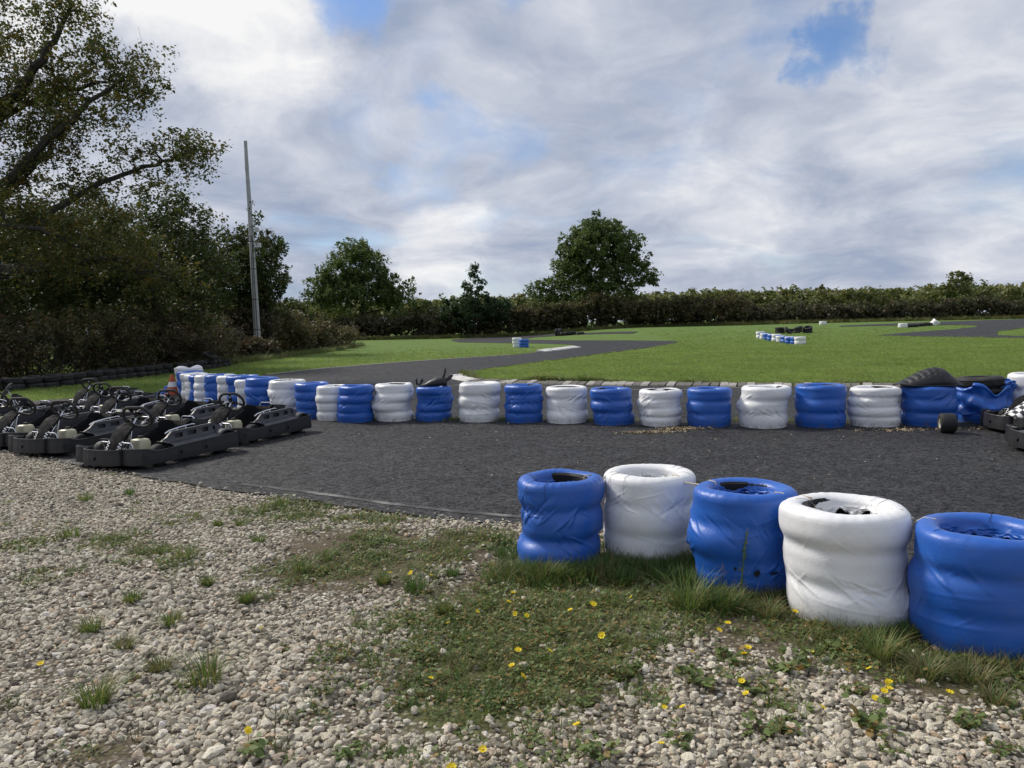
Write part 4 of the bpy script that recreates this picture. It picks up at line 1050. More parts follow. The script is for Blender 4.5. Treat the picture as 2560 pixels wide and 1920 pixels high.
# --- loose kart wheel standing on the asphalt
wr_ = empty('spare_wheel', (5.92, 10.40, ASPHALT_Z), math.radians(-16)); tag(wr_, 'loose kart wheel with cream rim standing on the asphalt', 'wheel')
def wheel_parts(root, r, w, rimmat, loc=(0, 0, 0)):
    h = w / 2
    m = MB(); m.lathe([(r * 0.52, -h * 0.92), (r * 0.62, -h), (r * 0.86, -h * 0.97), (r * 0.97, -h * 0.78), (r, -h * 0.45), (r, h * 0.45), (r * 0.97, h * 0.78), (r * 0.86, h * 0.97), (r * 0.62, h), (r * 0.52, h * 0.92)], 32, axis='X')
    t = m.build('tyre', 'rubber', root); t.location = loc
    m = MB(); m.lathe([(r * 0.53, -h * 0.90), (r * 0.47, -h * 0.86), (r * 0.42, -h * 0.4), (r * 0.20, -h * 0.30), (r * 0.14, -h * 0.45), (0.001, -h * 0.45)], 24, axis='X')
    m.lathe([(r * 0.53, h * 0.90), (r * 0.47, h * 0.86), (r * 0.42, h * 0.4), (r * 0.20, h * 0.30), (r * 0.14, h * 0.45), (0.001, h * 0.45)], 24, axis='X')
    q = m.build('rim', rimmat, root); q.location = loc
    return t, q
wheel_parts(wr_, 0.135, 0.20, 'rim_cream', (0, 0, 0.135))
m = MB()
for k in range(5):
    a = 2 * math.pi * k / 5; m.tube([(-0.075, 0.040 * math.cos(a), 0.135 + 0.040 * math.sin(a)), (-0.052, 0.040 * math.cos(a), 0.135 + 0.040 * math.sin(a))], 0.008, 6)
m.build('hub_bolts', 'engine_dark', wr_)

# --- traffic cone and a scrap of blue sheet at the far end of the row
cr_ = empty('traffic_cone', (-8.72, 19.7, ASPHALT_Z), 0.3); tag(cr_, 'faded orange traffic cone with a white band at the end of the row', 'traffic cone')
m = MB(); m.lathe([(0.20, 0.0), (0.20, 0.03), (0.155, 0.035), (0.150, 0.09), (0.115, 0.20)], 28); m.build('lower_cone', 'cone_orange', cr_)
m = MB(); m.lathe([(0.114, 0.20), (0.080, 0.33)], 28); m.build('white_band', 'sticker_white', cr_)
m = MB(); m.lathe([(0.0795, 0.33), (0.040, 0.50), (0.030, 0.51), (0.001, 0.51)], 28); m.build('upper_cone', 'cone_orange', cr_)
m = MB(); m.box((0, 0, 0.014), (0.42, 0.42, 0.028)); m.build('base', 'cone_orange', cr_, False)
P = []
for i in range(40):
    u = i / 39; row = []
    for j in range(24):
        v = j / 23; z = 0.26 * math.sin(math.pi * v) * (0.35 + 0.65 * u) * (1 - 0.25 * math.sin(u * 7)) + 0.03 * math.sin(u * 19 + v * 11) * math.sin(math.pi * v)
        row.append((-9.15 + 0.42 * u + 0.03 * math.sin(v * 13), 19.65 + 0.36 * v + 0.03 * math.sin(u * 15), max(0.0, z) + ASPHALT_Z + 0.003))
    P.append(row)
m = MB(); m.grid(P); sc_ = m.build('blue_sheet', 'tarp_blue', None, True, None); tag(sc_, 'crumpled scrap of blue sheet beside the traffic cone', 'sheet')

# --- old tyres along the hedge, two high
WT = tyre_mesh(0.285, 0.195, 0.17, 'old_rubber'); WT2 = tyre_mesh(0.265, 0.175, 0.16, 'old_rubber')
line = [(-15.6, 22.0), (-14.9, 22.6), (-14.3, 23.5), (-14.1, 24.6), (-14.0, 26.0), (-13.85, 27.4), (-13.65, 28.8), (-13.45, 30.3), (-13.2, 31.8), (-13.0, 33.4), (-12.95, 35.2)]
rt = random.Random(12); dd = 0; pts = []
for a, b in zip(line[:-1], line[1:]):
    L = math.hypot(b[0] - a[0], b[1] - a[1]); k = 0
    while dd < L:
        pts.append((a[0] + (b[0] - a[0]) * dd / L, a[1] + (b[1] - a[1]) * dd / L)); dd += 0.56
    dd -= L
for k, (x, y) in enumerate(pts):
    for lev in range(2 if k % 9 != 7 else 1):
        o = obj('tyre', WT if rt.random() < 0.6 else WT2)
        o.location = (x + rt.gauss(0, .035), y + rt.gauss(0, .035), 0.0 + lev * 0.190 + (0.004 if lev else 0)); o.rotation_euler = (rt.gauss(0, .05) * lev, rt.gauss(0, .05) * lev, rt.uniform(0, 6))
        tag(o, 'worn black tyre in the two-high tyre wall along the hedge', 'tyre', 'worn black tyres stacked along the hedge')
o = obj('tyre', WT); o.location = (-13.0, 33.1, 0.49); o.rotation_euler = (0.12, 0.45, 0); tag(o, 'black tyre tilted on top of the tyre wall', 'tyre')

# --- groups out on the track
def small_stack(x, y, colr, sd, label, group, n=2, R=0.31, h=None, tilt=0.0, res=(40, 18), **kw):
    return stack((x, y), sd, colr, R, h or 0.20 * n, n, res, label, group, z=float(terrain(x, y)) + 0.005, tilt=tilt, closed=True, **kw)
small_stack(0.42, 52.9, 'white', 500, 'white wrapped stack behind the blue one on the grass tongue', 'pair of stacks on the grass tongue', 3, 0.33, 0.66)
small_stack(0.86, 51.9, 'blue', 501, 'blue wrapped stack on the grass tongue, in front of a white one', 'pair of stacks on the grass tongue', 3, 0.33, 0.56)
MW = 'white wrapped low stack in the diagonal row on the meadow'; MBl = 'blue wrapped low stack in the diagonal row on the meadow'; MG = 'low wrapped stacks in the diagonal row on the meadow'
x0, y0, x1, y1 = 16.98, 53.6, 16.95, 45.5
for k in range(14):
    t = k / 13; y = 53.8 + (45.5 - 53.8) * t; x = 17.42 + (17.00 - 17.42) * t + 0.10 * math.sin(k * 2.1)
    colr = 'white' if k % 2 == 0 or k == 13 else 'blue'
    if k == 12: colr = 'blue'
    if k == 13: lab = 'wide white wrapped low stack ending the diagonal row on the meadow'
    else: lab = '%s wrapped low stack, %s from the wide white end of the diagonal meadow row' % (colr, ['first', 'second', 'third', 'fourth', 'fifth', 'sixth', 'seventh', 'eighth', 'ninth', 'tenth', 'eleventh', 'twelfth', 'thirteenth'][12 - k])
    small_stack(x, y, colr, 520 + k, lab, MG, 2, 0.34 if k == 13 else 0.30, 0.46 if k in (0, 6, 13) else 0.40)
for k, (x, y, tl) in enumerate(((20.7, 59.3, 0.0), (21.0, 58.7, 0.9), (21.75, 60.1, 0.2), (22.15, 59.4, 0.0), (22.85, 59.3, 0.0))):
    for lev in range(2 if k in (3, 4, 0) else 1):
        o = obj('tyre', tyre_mesh(0.36, 0.24, 0.2, 'old_rubber')); o.location = (x, y, float(terrain(x, y)) + lev * 0.235 + (0.14 if tl > 0.5 else 0)); o.rotation_euler = (tl, 0.1 * k, k)
        tag(o, 'bare black tyre heaped behind the diagonal row on the meadow', 'tyre', 'bare black tyres behind the meadow row')
for k, (x, y, tl) in enumerate(((4.62, 79.6, 1.5), (4.95, 79.2, 1.5), (5.35, 78.4, 0.2), (5.75, 78.0, 0.3), (6.25, 78.2, 0.15), (6.95, 77.0, 0.0), (5.5, 79.6, 0.1))):
    o = obj('tyre', tyre_mesh(0.40, 0.26, 0.22, 'old_rubber')); o.location = (x, y, float(terrain(x, y)) + (0.38 if tl > 1 else 0.07 if tl > 0.1 else 0.01)); o.rotation_euler = (tl, 0.0, k * 0.9 if tl < 1 else 1.2)
    tag(o, 'bare black tyre strewn on the grass strip by the far straight', 'tyre', 'bare black tyres by the far straight')
small_stack(32.2, 79.5, 'white', 601, 'lone white wrapped stack near the dark hedge', None, 1, 0.36, 0.36)
small_stack(32.5, 63.9, 'white', 602, 'white wrapped low stack at the end of the tyres by the loop', 'white stacks by the loop', 1, 0.36, 0.34)
small_stack(36.6, 66.8, 'white', 603, 'white wrapped stack toppled against the tyres by the loop', 'white stacks by the loop', 2, 0.35, 0.5, tilt=0.7)
for k, (x, y) in enumerate(((33.3, 64.3), (33.9, 64.7), (34.6, 65.2), (35.3, 65.8), (35.9, 66.3))):
    o = obj('tyre', tyre_mesh(0.36, 0.24, 0.2, 'old_rubber')); o.location = (x, y, float(terrain(x, y)) + 0.01); o.rotation_euler = (0.12 * (k % 2), 0, k); tag(o, 'bare black tyre in the line beside the loop', 'tyre', 'bare black tyres beside the loop')

# ---------------------------------------------------------------- karts
def kart_proto():
    K = empty('go_kart')
    # plan of the plastic surround, left half, from the notch beside the nose to the tail
    side = [(-0.285, 0.775), (-0.33, 0.80), (-0.42, 0.805), (-0.50, 0.79), (-0.565, 0.74), (-0.605, 0.66), (-0.62, 0.56), (-0.622, 0.40), (-0.622, 0.20), (-0.62, 0.0), (-0.618, -0.2), (-0.614, -0.4), (-0.61, -0.6), (-0.605, -0.76), (-0.585, -0.80), (-0.55, -0.805)]
    def dense(pts, step=0.02):
        out = []
        for a, b in zip(pts[:-1], pts[1:]):
            L = math.hypot(b[0] - a[0], b[1] - a[1]); n = max(1, int(L / step))
            for k in range(n): out.append((a[0] + (b[0] - a[0]) * k / n, a[1] + (b[1] - a[1]) * k / n))
        out.append(pts[-1]); return out
    def wall(pts, zt, name, slots=(), zb=0.055, lean=0.012, thick=0.016):
        D = dense(pts); n = len(D)
        s = [0]
        for a, b in zip(D[:-1], D[1:]): s.append(s[-1] + math.hypot(b[0] - a[0], b[1] - a[1]))
        outer = []; inner = []; lip = []
        for i, p in enumerate(D):
            a = D[max(0, i - 1)]; b = D[min(n - 1, i + 1)]; L = math.hypot(b[0] - a[0], b[1] - a[1]); nx_, ny_ = (b[1] - a[1]) / L, -(b[0] - a[0]) / L
            if nx_ * p[0] + ny_ * p[1] < 0: nx_, ny_ = -nx_, -ny_
            top = zt(p)
            row = []; rin = []
            for z in (zb, 0.075, 0.12, 0.155, top):
                o = -lean * (z - zb) / 0.2 + (0.004 if z == 0.12 else 0)
                row.append((p[0] + nx_ * o, p[1] + ny_ * o, z)); rin.append((p[0] + nx_ * (o - thick), p[1] + ny_ * (o - thick), z))
            outer.append(row); inner.append(rin); lip.append(((row[-1][0] + rin[-1][0]) / 2, (row[-1][1] + rin[-1][1]) / 2, top))
        sk = lambda i, j: j == 2 and any(a < s[i] < b for a, b in slots)
        m = MB(); m.grid(outer, sk); m.grid([r[::-1] for r in inner]); m.grid([[o[-1], q[-1]] for o, q in zip(outer, inner)])
        m.tube(lip, thick * 0.62, 6)
        return m
    ztop = lambda p: float(np.interp(p[1], [-0.81, -0.75, -0.3, 0.25, 0.45, 0.58, 0.66, 0.80], [0.255, 0.25, 0.235, 0.215, 0.20, 0.205, 0.235, 0.245]))
    slots = ((0.30, 0.36), (0.78, 0.87), (1.18, 1.27))
    wall(side, ztop, 'side_bumper', slots).build('side_bumper', 'black_plastic', K)
    wall([(-x, y) for x, y in side], ztop, 'side_bumper', slots).build('side_bumper', 'black_plastic', K)
    nose = [(-0.30, 0.70), (-0.315, 0.76), (-0.30, 0.83), (-0.24, 0.885), (-0.12, 0.91), (0, 0.915), (0.12, 0.91), (0.24, 0.885), (0.30, 0.83), (0.315, 0.76), (0.30, 0.70)]
    wall(nose, lambda p: 0.235, 'front_bumper', ((0.42, 0.47),)).build('front_bumper', 'black_plastic', K)
    rear = [(-0.56, -0.815), (-0.30, -0.83), (0.30, -0.83), (0.56, -0.815)]
    wall(rear, lambda p: 0.19, 'rear_bumper', (), 0.07).build('rear_bumper', 'black_plastic', K)
    # floor pan and chassis rails
    m = MB(); m.box((0, 0.18, 0.052), (0.62, 1.05, 0.012)); m.box((0, 0.66, 0.058), (0.9, 0.22, 0.010)); m.build('floor_pan', 'engine_dark', K, False)
    m = MB()
    for sx in (-1, 1): m.tube([(sx * 0.40, -0.78, 0.085), (sx * 0.36, -0.2, 0.075), (sx * 0.38, 0.3, 0.075), (sx * 0.24, 0.80, 0.09)], 0.016, 8)
    m.tube([(-0.56, -0.55, 0.13), (0.56, -0.55, 0.13)], 0.018, 8); m.tube([(-0.40, 0.42, 0.12), (0.40, 0.42, 0.12)], 0.014, 8)
    m.build('chassis', 'engine_dark', K)
    # nose tray: rounded humps behind the bumper
    P = []
    for i in range(15):
        u = -1 + 2 * i / 14; row = []
        for j in range(9):
            v = j / 8; y = 0.58 + 0.27 * v; z = 0.10 + 0.085 * math.sin(math.pi * (0.15 + 0.75 * v)) * (0.55 + 0.45 * math.cos(u * 2.4)) + 0.02 * math.cos(u * 7)
            row.append((u * 0.27, y, z))
        P.append(row)
    m = MB(); m.grid(P); m.build('nose_tray', 'black_plastic', K, True, None)
    for sx in (-1, 1):
        P = []
        for i in range(11):
            u = i / 10; row = []
            for j in range(7):
                v = j / 6; row.append((sx * (0.30 + 0.26 * u), 0.60 + 0.16 * v - 0.03 * u, 0.11 + 0.06 * math.sin(math.pi * (0.1 + 0.8 * v)) * math.sin(math.pi * (0.15 + 0.7 * u))))
            P.append(row)
        m = MB(); m.grid(P if sx < 0 else P[::-1]); m.build('corner_tray', 'black_plastic', K, True, None)
        # side pod with slotted upright wall
        ys_ = [0.34 - (1.02) * i / 51 for i in range(52)]
        P = []
        for y in ys_:
            fr_ = np.interp(y, [-0.68, -0.62, -0.50, 0.16, 0.24, 0.34], [0.25, 0.55, 1, 1, 0.45, 0.10])
            zo = ztop((0, y)) - 0.028; hump = 0.0
            P.append([(sx * 0.598, y, zo), (sx * 0.56, y, zo + 0.035), (sx * 0.50, y, zo + 0.055), (sx * 0.455, y, zo + 0.065), (sx * 0.440, y, zo + 0.075 + 0.022 * fr_), (sx * 0.434, y, zo + 0.075 + 0.078 * fr_), (sx * 0.430, y, zo + 0.075 + 0.112 * fr_), (sx * 0.405, y, zo + 0.075 + 0.115 * fr_), (sx * 0.40, y, 0.10)])
        def skp(i, j):
            if j not in (4,): return False
            q = ys_[i]; return any(a < q < b for a, b in ((0.02, 0.13), (-0.22, -0.08), (-0.42, -0.30), (-0.54, -0.49)))
        m = MB(); m.grid(P if sx > 0 else P, skp); m.build('side_pod', 'pod_plastic', K, True, 30)
        # wheel arches front and rear
        for yc, zc, rad, x0, x1 in ((0.40, 0.115, 0.165, 0.40, 0.595), (-0.60, 0.125, 0.185, 0.40, 0.595)):
            P = []
            for i in range(13):
                a = math.radians(20 + (150 if yc > 0 else 140) * i / 12) if yc > 0 else math.radians(10 + 150 * i / 12)
                if yc > 0: a = math.radians(95 + 75 * i / 12)
                row = []
                for x in (x0, x0 + 0.03, (x0 + x1) / 2, x1 - 0.03, x1):
                    k = 1.0 if x0 < x < x1 else 0.93
                    row.append((sx * x, yc + rad * k * math.cos(a), zc + rad * k * math.sin(a)))
                P.append(row)
            m = MB(); m.grid(P); w_ = m.build('wheel_arch', 'pod_plastic', K, True, None); w_.modifiers.new('thick', 'SOLIDIFY').thickness = 0.006
    # wheels
    for sx in (-1, 1):
        wheel_parts(K, 0.130, 0.115, 'alloy', (sx * 0.475, 0.42, 0.130)); wheel_parts(K, 0.140, 0.18, 'alloy', (sx * 0.465, -0.56, 0.140))
    # seat
    P = []
    path = [(0.10, 0.13), (0.02, 0.095), (-0.10, 0.085), (-0.22, 0.10), (-0.30, 0.15), (-0.345, 0.24), (-0.375, 0.34), (-0.395, 0.43)]
    for k, (y, z) in enumerate(path):
        row = []; t = k / (len(path) - 1)
        for i in range(17):
            u = -1 + 2 * i / 16; wall_ = abs(u) ** 5
            hs = np.interp(t, [0, .2, .5, .8, 1], [0.10, 0.23, 0.285, 0.17, 0.02])
            row.append((u * (0.225 + 0.02 * t), y + 0.10 * wall_ * (t > 0.55) * (1 - 0.3 * t), z + hs * wall_))
        P.append(row)
    m = MB(); m.grid(P); st = m.build('seat', 'seat_black', K, True, None); st.modifiers.new('thick', 'SOLIDIFY').thickness = 0.014
    # seat stays and side hand rail
    for sx in (-1,):
        m = MB(); m.tube([(sx * 0.265, 0.12, 0.335), (sx * 0.272, 0.06, 0.365), (sx * 0.275, -0.08, 0.385), (sx * 0.272, -0.30, 0.405), (sx * 0.262, -0.36, 0.395)], 0.011, 8)
        m.tube([(sx * 0.30, 0.06, 0.20), (sx * 0.30, 0.00, 0.29), (sx * 0.30, -0.06, 0.305), (sx * 0.30, -0.22, 0.315), (sx * 0.30, -0.28, 0.25)], 0.011, 8)
        for y in (-0.06, -0.20): m.tube([(sx * 0.30, y, 0.31), (sx * 0.275, y, 0.385)], 0.008, 6)
        m.build('seat_rail', 'chrome', K)
    m = MB(); m.tube([(-0.36, -0.62, 0.18), (-0.36, -0.62, 0.34), (-0.33, -0.62, 0.365), (-0.14, -0.64, 0.365), (-0.11, -0.64, 0.34), (-0.11, -0.64, 0.18)], 0.011, 8)
    m.tube([(0.10, -0.70, 0.15), (0.10, -0.70, 0.42), (0.13, -0.70, 0.445), (0.30, -0.70, 0.445), (0.33, -0.70, 0.42), (0.33, -0.70, 0.15)], 0.011, 8); m.build('rear_hoop', 'chrome', K)
    # pedal guards
    for sx in (-1, 1):
        m = MB(); m.tube([(sx * 0.25, 0.56, 0.12), (sx * 0.25, 0.60, 0.26), (sx * 0.235, 0.61, 0.285), (sx * 0.11, 0.61, 0.285), (sx * 0.095, 0.60, 0.26), (sx * 0.095, 0.55, 0.12)], 0.0095, 8)
        m.tube([(sx * 0.095, 0.58, 0.20), (sx * 0.07, 0.46, 0.14)], 0.008, 6); m.build('pedal_guard', 'chrome', K)
    # fuel tank with black cap
    m = MB()
    P = []
    for z, k in ((0.07, 0.86), (0.085, 1.0), (0.24, 1.0), (0.275, 0.86), (0.285, 0.6)):
        row = []
        for a in range(20):
            q = 2 * math.pi * a / 20; c_, s_ = math.cos(q), math.sin(q)
            row.append((0.105 * k * math.copysign(abs(c_) ** 0.45, c_), 0.27 + 0.095 * k * math.copysign(abs(s_) ** 0.45, s_), z))
        row.append(row[0]); P.append(row)
    m.grid(P); m.add(P[-1][:-1], [tuple(range(20))]); tk = m.build('fuel_tank', 'tank_ivory', K, True, 35)
    m = MB(); m.lathe([(0.028, 0.28), (0.028, 0.315), (0.001, 0.318)], 14, (0.03, 0.24, 0)); m.build('filler_cap', 'grip_black', tk)
    # steering column and fairing
    m = MB(); m.tube([(0, 0.62, 0.10), (0, 0.30, 0.555)], 0.011, 8); m.tube([(-0.05, 0.50, 0.07), (0, 0.37, 0.44), (0.05, 0.50, 0.07)], 0.009, 8); m.build('steering_column', 'chrome', K)
    P = []
    for i in range(22):
        t = i / 21; y = 0.70 - 0.255 * t + 0.03 * math.sin(math.pi * t); z = 0.15 + 0.355 * t; hw = np.interp(t, [0, 0.35, 0.7, 0.9, 1.0], [0.125, 0.125, 0.150, 0.135, 0.07])
        P.append([(u * hw, y - 0.018 * u * u - (0.02 if t > 0.9 else 0), z) for u in np.linspace(-1, 1, 11)])
    m = MB(); m.grid(P); fa = m.build('front_fairing', 'seat_black', K, True, None); fa.modifiers.new('thick', 'SOLIDIFY').thickness = 0.012
    m = MB()
    m.box((0, 0.43, 0.44), (0.13, 0.03, 0.03)); m.build('fairing_bracket', 'black_plastic', fa, False)
    for nm, mt, par in (('checker_white', 'sticker_white', 0),):
        m = MB()
        for i in range(2, 9):
            for j in range(2):
                if (i + j) % 2 == 0:
                    for sx in (0, 1):
                        j0 = j if sx == 0 else 9 - j
                        q = [Vector(P[i][j0]), Vector(P[i][j0 + 1]), Vector(P[i + 1][j0 + 1]), Vector(P[i + 1][j0])]
                        nrm = (q[1] - q[0]).cross(q[3] - q[0]).normalized()
                        if nrm.y < 0: nrm = -nrm
                        m.add([p + nrm * 0.010 for p in q], [(0, 1, 2, 3)])
        m.build(nm, mt, fa, False)
    # steering wheel, tilted towards the driver
    sw = MB(); rim = []
    for i in range(44):
        a = 2 * math.pi * i / 44; x = 0.178 * math.cos(a); y = 0.165 * math.sin(a)
        y = min(y, 0.142) if True else y
        rim.append((x, y, 0))
    rim.append(rim[0])
    M = Matrix.Translation((0, 0.285, 0.565)) @ Matrix.Rotation(math.radians(20), 4, 'Z') @ Matrix.Rotation(math.radians(58), 4, 'X')
    sw.tube(rim, 0.019, 8, cap=False)
    sw.v = [M @ Vector(p) for p in sw.v]; wo_ = sw.build('steering_wheel', 'grip_black', K)
    sp = MB()
    for a in (math.radians(90), math.radians(205), math.radians(335)):
        e = Vector((0.172 * math.cos(a), (0.140 if a < 2 else 0.158) * math.sin(a), 0.0)); d = e.normalized(); p_ = Vector((-d.y, d.x, 0))
        z0 = -0.018
        sp.add([(-p_ * 0.028 + Vector((0, 0, z0))), (p_ * 0.028 + Vector((0, 0, z0))), e + p_ * 0.018, e - p_ * 0.018, (-p_ * 0.028 + Vector((0, 0, z0 - 0.006))), (p_ * 0.028 + Vector((0, 0, z0 - 0.006))), e + p_ * 0.018 - Vector((0, 0, .006)), e - p_ * 0.018 - Vector((0, 0, .006))],
               [(0, 1, 2, 3), (7, 6, 5, 4), (0, 3, 7, 4), (1, 5, 6, 2), (3, 2, 6, 7), (0, 4, 5, 1)])
    sp.lathe([(0.001, -0.008), (0.036, -0.010), (0.038, -0.030), (0.001, -0.032)], 16)
    sp.v = [M @ Vector(p) for p in sp.v]; sp.build('spokes', 'engine_dark', wo_, False)
    bt = MB()
    for a in (math.radians(90), math.radians(205), math.radians(335)): bt.lathe([(0.012, -0.013), (0.012, -0.004), (0.001, -0.003)], 8, (0.105 * math.cos(a), 0.095 * math.sin(a), 0)); bt.lathe([(0.012, -0.013), (0.012, -0.022), (0.001, -0.023)], 8, (0.105 * math.cos(a), 0.095 * math.sin(a), 0))
    for a in (0.4, 2.4, 4.7): bt.lathe([(0.007, -0.012), (0.007, -0.006), (0.001, -0.005)], 8, (0.024 * math.cos(a), 0.024 * math.sin(a), 0)); bt.lathe([(0.007, -0.031), (0.007, -0.035), (0.001, -0.036)], 8, (0.024 * math.cos(a), 0.024 * math.sin(a), 0))
    bt.v = [M @ Vector(p) for p in bt.v]; bt.build('wheel_bolts', 'sticker_white', wo_)
    # engine, air box, exhaust
    m = MB(); m.box((0.31, -0.42, 0.20), (0.20, 0.26, 0.20)); m.box((0.31, -0.30, 0.24), (0.12, 0.14, 0.14))
    for k in range(5): m.box((0.31, -0.58 - 0.0 * k, 0.13 + 0.03 * k), (0.16, 0.05, 0.010))
    e_ = m.build('engine', 'alloy', K, False)
    m = MB(); m.box((0.31, -0.42, 0.315), (0.23, 0.24, 0.03)); m.lathe([(0.07, 0.33), (0.07, 0.35), (0.02, 0.36)], 14, (0.31, -0.42, 0)); m.build('engine_cover', 'engine_dark', e_, False)
    m = MB(); m.box((-0.12, -0.56, 0.37), (0.19, 0.16, 0.13), Matrix.Rotation(0.15, 3, 'X')); m.build('air_box', 'engine_dark', K, False)
    m = MB(); m.tube([(0.2, -0.5, 0.2), (0.05, -0.62, 0.22), (-0.15, -0.70, 0.20), (-0.3, -0.70, 0.20)], [0.02, 0.035, 0.05, 0.05], 10); m.build('exhaust', 'alloy', K)
    m = MB(); m.box((0.02, -0.50, 0.27), (0.10, 0.18, 0.02), Matrix.Rotation(-0.4, 3, 'Y')); m.box((-0.02, -0.62, 0.30), (0.16, 0.05, 0.03), Matrix.Rotation(0.5, 3, 'Z')); m.build('heat_shield', 'alloy', K, False)
    return K
AX = Vector((-0.41, -0.912, 0)).normalized()
karts = {'A': (-4.70, 9.56, 0), 'B': (-4.15, 11.30, 1.5), 'C': (-6.26, 10.68, -1), 'D': (-7.27, 11.35, 1), 'E': (-5.49, 12.26, 0), 'G': (-6.74, 13.17, -2), 'H': (-7.60, 14.24, 2), 'I': (-8.63, 15.71, 0), 'J': (-8.45, 12.55, 2), 'K': (-9.60, 14.60, 118), 'R1': None, 'R2': None}
proto = kart_proto()
base_rz = math.atan2(-AX.x, AX.y)
KG = 'rental karts parked in rows beside the gravel'
klab = {'A': 'black rental kart whose nose overhangs the gravel edge, ivory fuel tank in full view', 'B': 'black rental kart parked with its tail to the long tyre row',
        'C': 'black rental kart beside the one at the gravel edge, second of the front row', 'D': 'black rental kart third along the front row from the gravel corner', 'J': 'black rental kart fourth along the front row from the gravel corner',
        'E': 'black rental kart of the rear row, next to the kart by the tyre row', 'G': 'black rental kart third along the rear row from the tyre row', 'H': 'black rental kart fourth along the rear row from the tyre row', 'I': 'black rental kart last of the rear row, against the grass verge',
        'K': 'black rental kart parked facing across the others beside the grass'}
first = True
def place(wx, wy, drz, label, group):
    global first
    k = proto if first else copy_tree(proto); first = False
    rz = base_rz + math.radians(drz); f = Vector((-math.sin(rz), math.cos(rz), 0))
    k.location = (wx - f.x * 0.30, wy - f.y * 0.30, ASPHALT_Z); k.rotation_euler = (0, 0, rz)
    tag(k, label, 'kart', group); return k
for nm, v in karts.items():
    if v: place(v[0], v[1], v[2], klab.get(nm, 'black rental kart among the rows parked beside the gravel'), KG)
kr1 = place(7.13, 10.38, -70, 'black rental kart with a checkered fairing in front of the torn blue stack', 'karts parked by the torn stack')
kr2 = place(6.47, 8.80, -70, 'black rental kart with a grey nose, parked ahead of the checkered one', 'karts parked by the torn stack')
# checkered side panel of the right-hand kart, sweeping up over its front wheel
P = []
for i in range(13):
    t = i / 12; row = []
    for j in range(5):
        v = j / 4; row.append((-0.02 - 0.40 * v * (1 - 0.25 * t), 0.80 - 0.56 * t, 0.20 + 0.40 * t ** 1.15 + 0.06 * math.sin(math.pi * v)))
    P.append(row)
for cname, cm, par in (('checker_panel', 'check_black', 0), ('checker_panel', 'sticker_white', 1)):
    m = MB(); m.grid(P, lambda i, j: (i + j) % 2 == par); q = m.build(cname, cm, kr1, True, None); q.modifiers.new('thick', 'SOLIDIFY').thickness = 0.008
P = []
for i in range(11):
    u = -1 + 2 * i / 10; P.append([(u * (0.24 - 0.05 * j), 0.86 - 0.09 * j, 0.20 + 0.022 * j * (1.3 - 0.5 * u * u)) for j in range(6)])
m = MB(); m.grid(P); q = m.build('nose_cone', 'pod_plastic', kr2, True, None); q.modifiers.new('thick', 'SOLIDIFY').thickness = 0.008

# ---------------------------------------------------------------- trees, bushes, hedge, wood
def leaf_mesh(name, pos, size, mat, r, up=0.35, asp=0.62):
    """one small folded leaf face at each position"""
    n = len(pos)
    nrm = r.normal(0, 1, (n, 3)); nrm[:, 2] = np.abs(nrm[:, 2]) + up; nrm /= np.linalg.norm(nrm, axis=1, keepdims=True)
    a = r.normal(0, 1, (n, 3)); a -= nrm * np.sum(a * nrm, 1, keepdims=True); a /= np.linalg.norm(a, axis=1, keepdims=True)
    b = np.cross(nrm, a); s = (size * r.uniform(0.6, 1.35, n))[:, None]
    V = np.empty((n, 4, 3)); V[:, 0] = pos - a * s * 0.5; V[:, 1] = pos + b * s * 0.5 * asp + nrm * s * 0.10; V[:, 2] = pos + a * s * 0.5; V[:, 3] = pos - b * s * 0.5 * asp + nrm * s * 0.10
    F = np.arange(n * 4).reshape(n, 4)
    return mesh_np(name, V.reshape(-1, 3), F, mat, False)

def clump_leaves(r, centers, radii, per, flat=0.75):
    """leaves gathered in loose sprays round each centre, denser towards the outside of the spray"""
    out = []
    for c, q in zip(centers, radii):
        n = max(4, int(per * r.uniform(0.6, 1.4)))
        ns = max(3, n // 9)
        sp = r.normal(0, 1, (ns, 3)); sp /= np.linalg.norm(sp, axis=1, keepdims=True); sp *= (q * r.uniform(0.35, 1.0, ns) ** 0.6)[:, None]; sp[:, 2] *= flat
        k = r.integers(0, ns, n)
        p = c + sp[k] + r.normal(0, q * 0.16, (n, 3)); out.append(p)
    return np.concatenate(out)

def ellipsoid_centers(r, ells, n, shell=0.55):
    """clump centres inside a set of ellipsoids (cx,cy,cz,rx,ry,rz), most of them near the surface"""
    vol = np.array([e[3] * e[4] * e[5] for e in ells]) ** 0.72; k = r.choice(len(ells), n, p=vol / vol.sum())
    E_ = np.array(ells)[k]; d = r.normal(0, 1, (n, 3)); d /= np.linalg.norm(d, axis=1, keepdims=True)
    rad = (shell + (1 - shell) * r.random(n)) * np.where(r.random(n) < 0.22, r.uniform(0.2, 0.8, n), 1.0)
    return E_[:, :3] + d * E_[:, 3:] * rad[:, None]

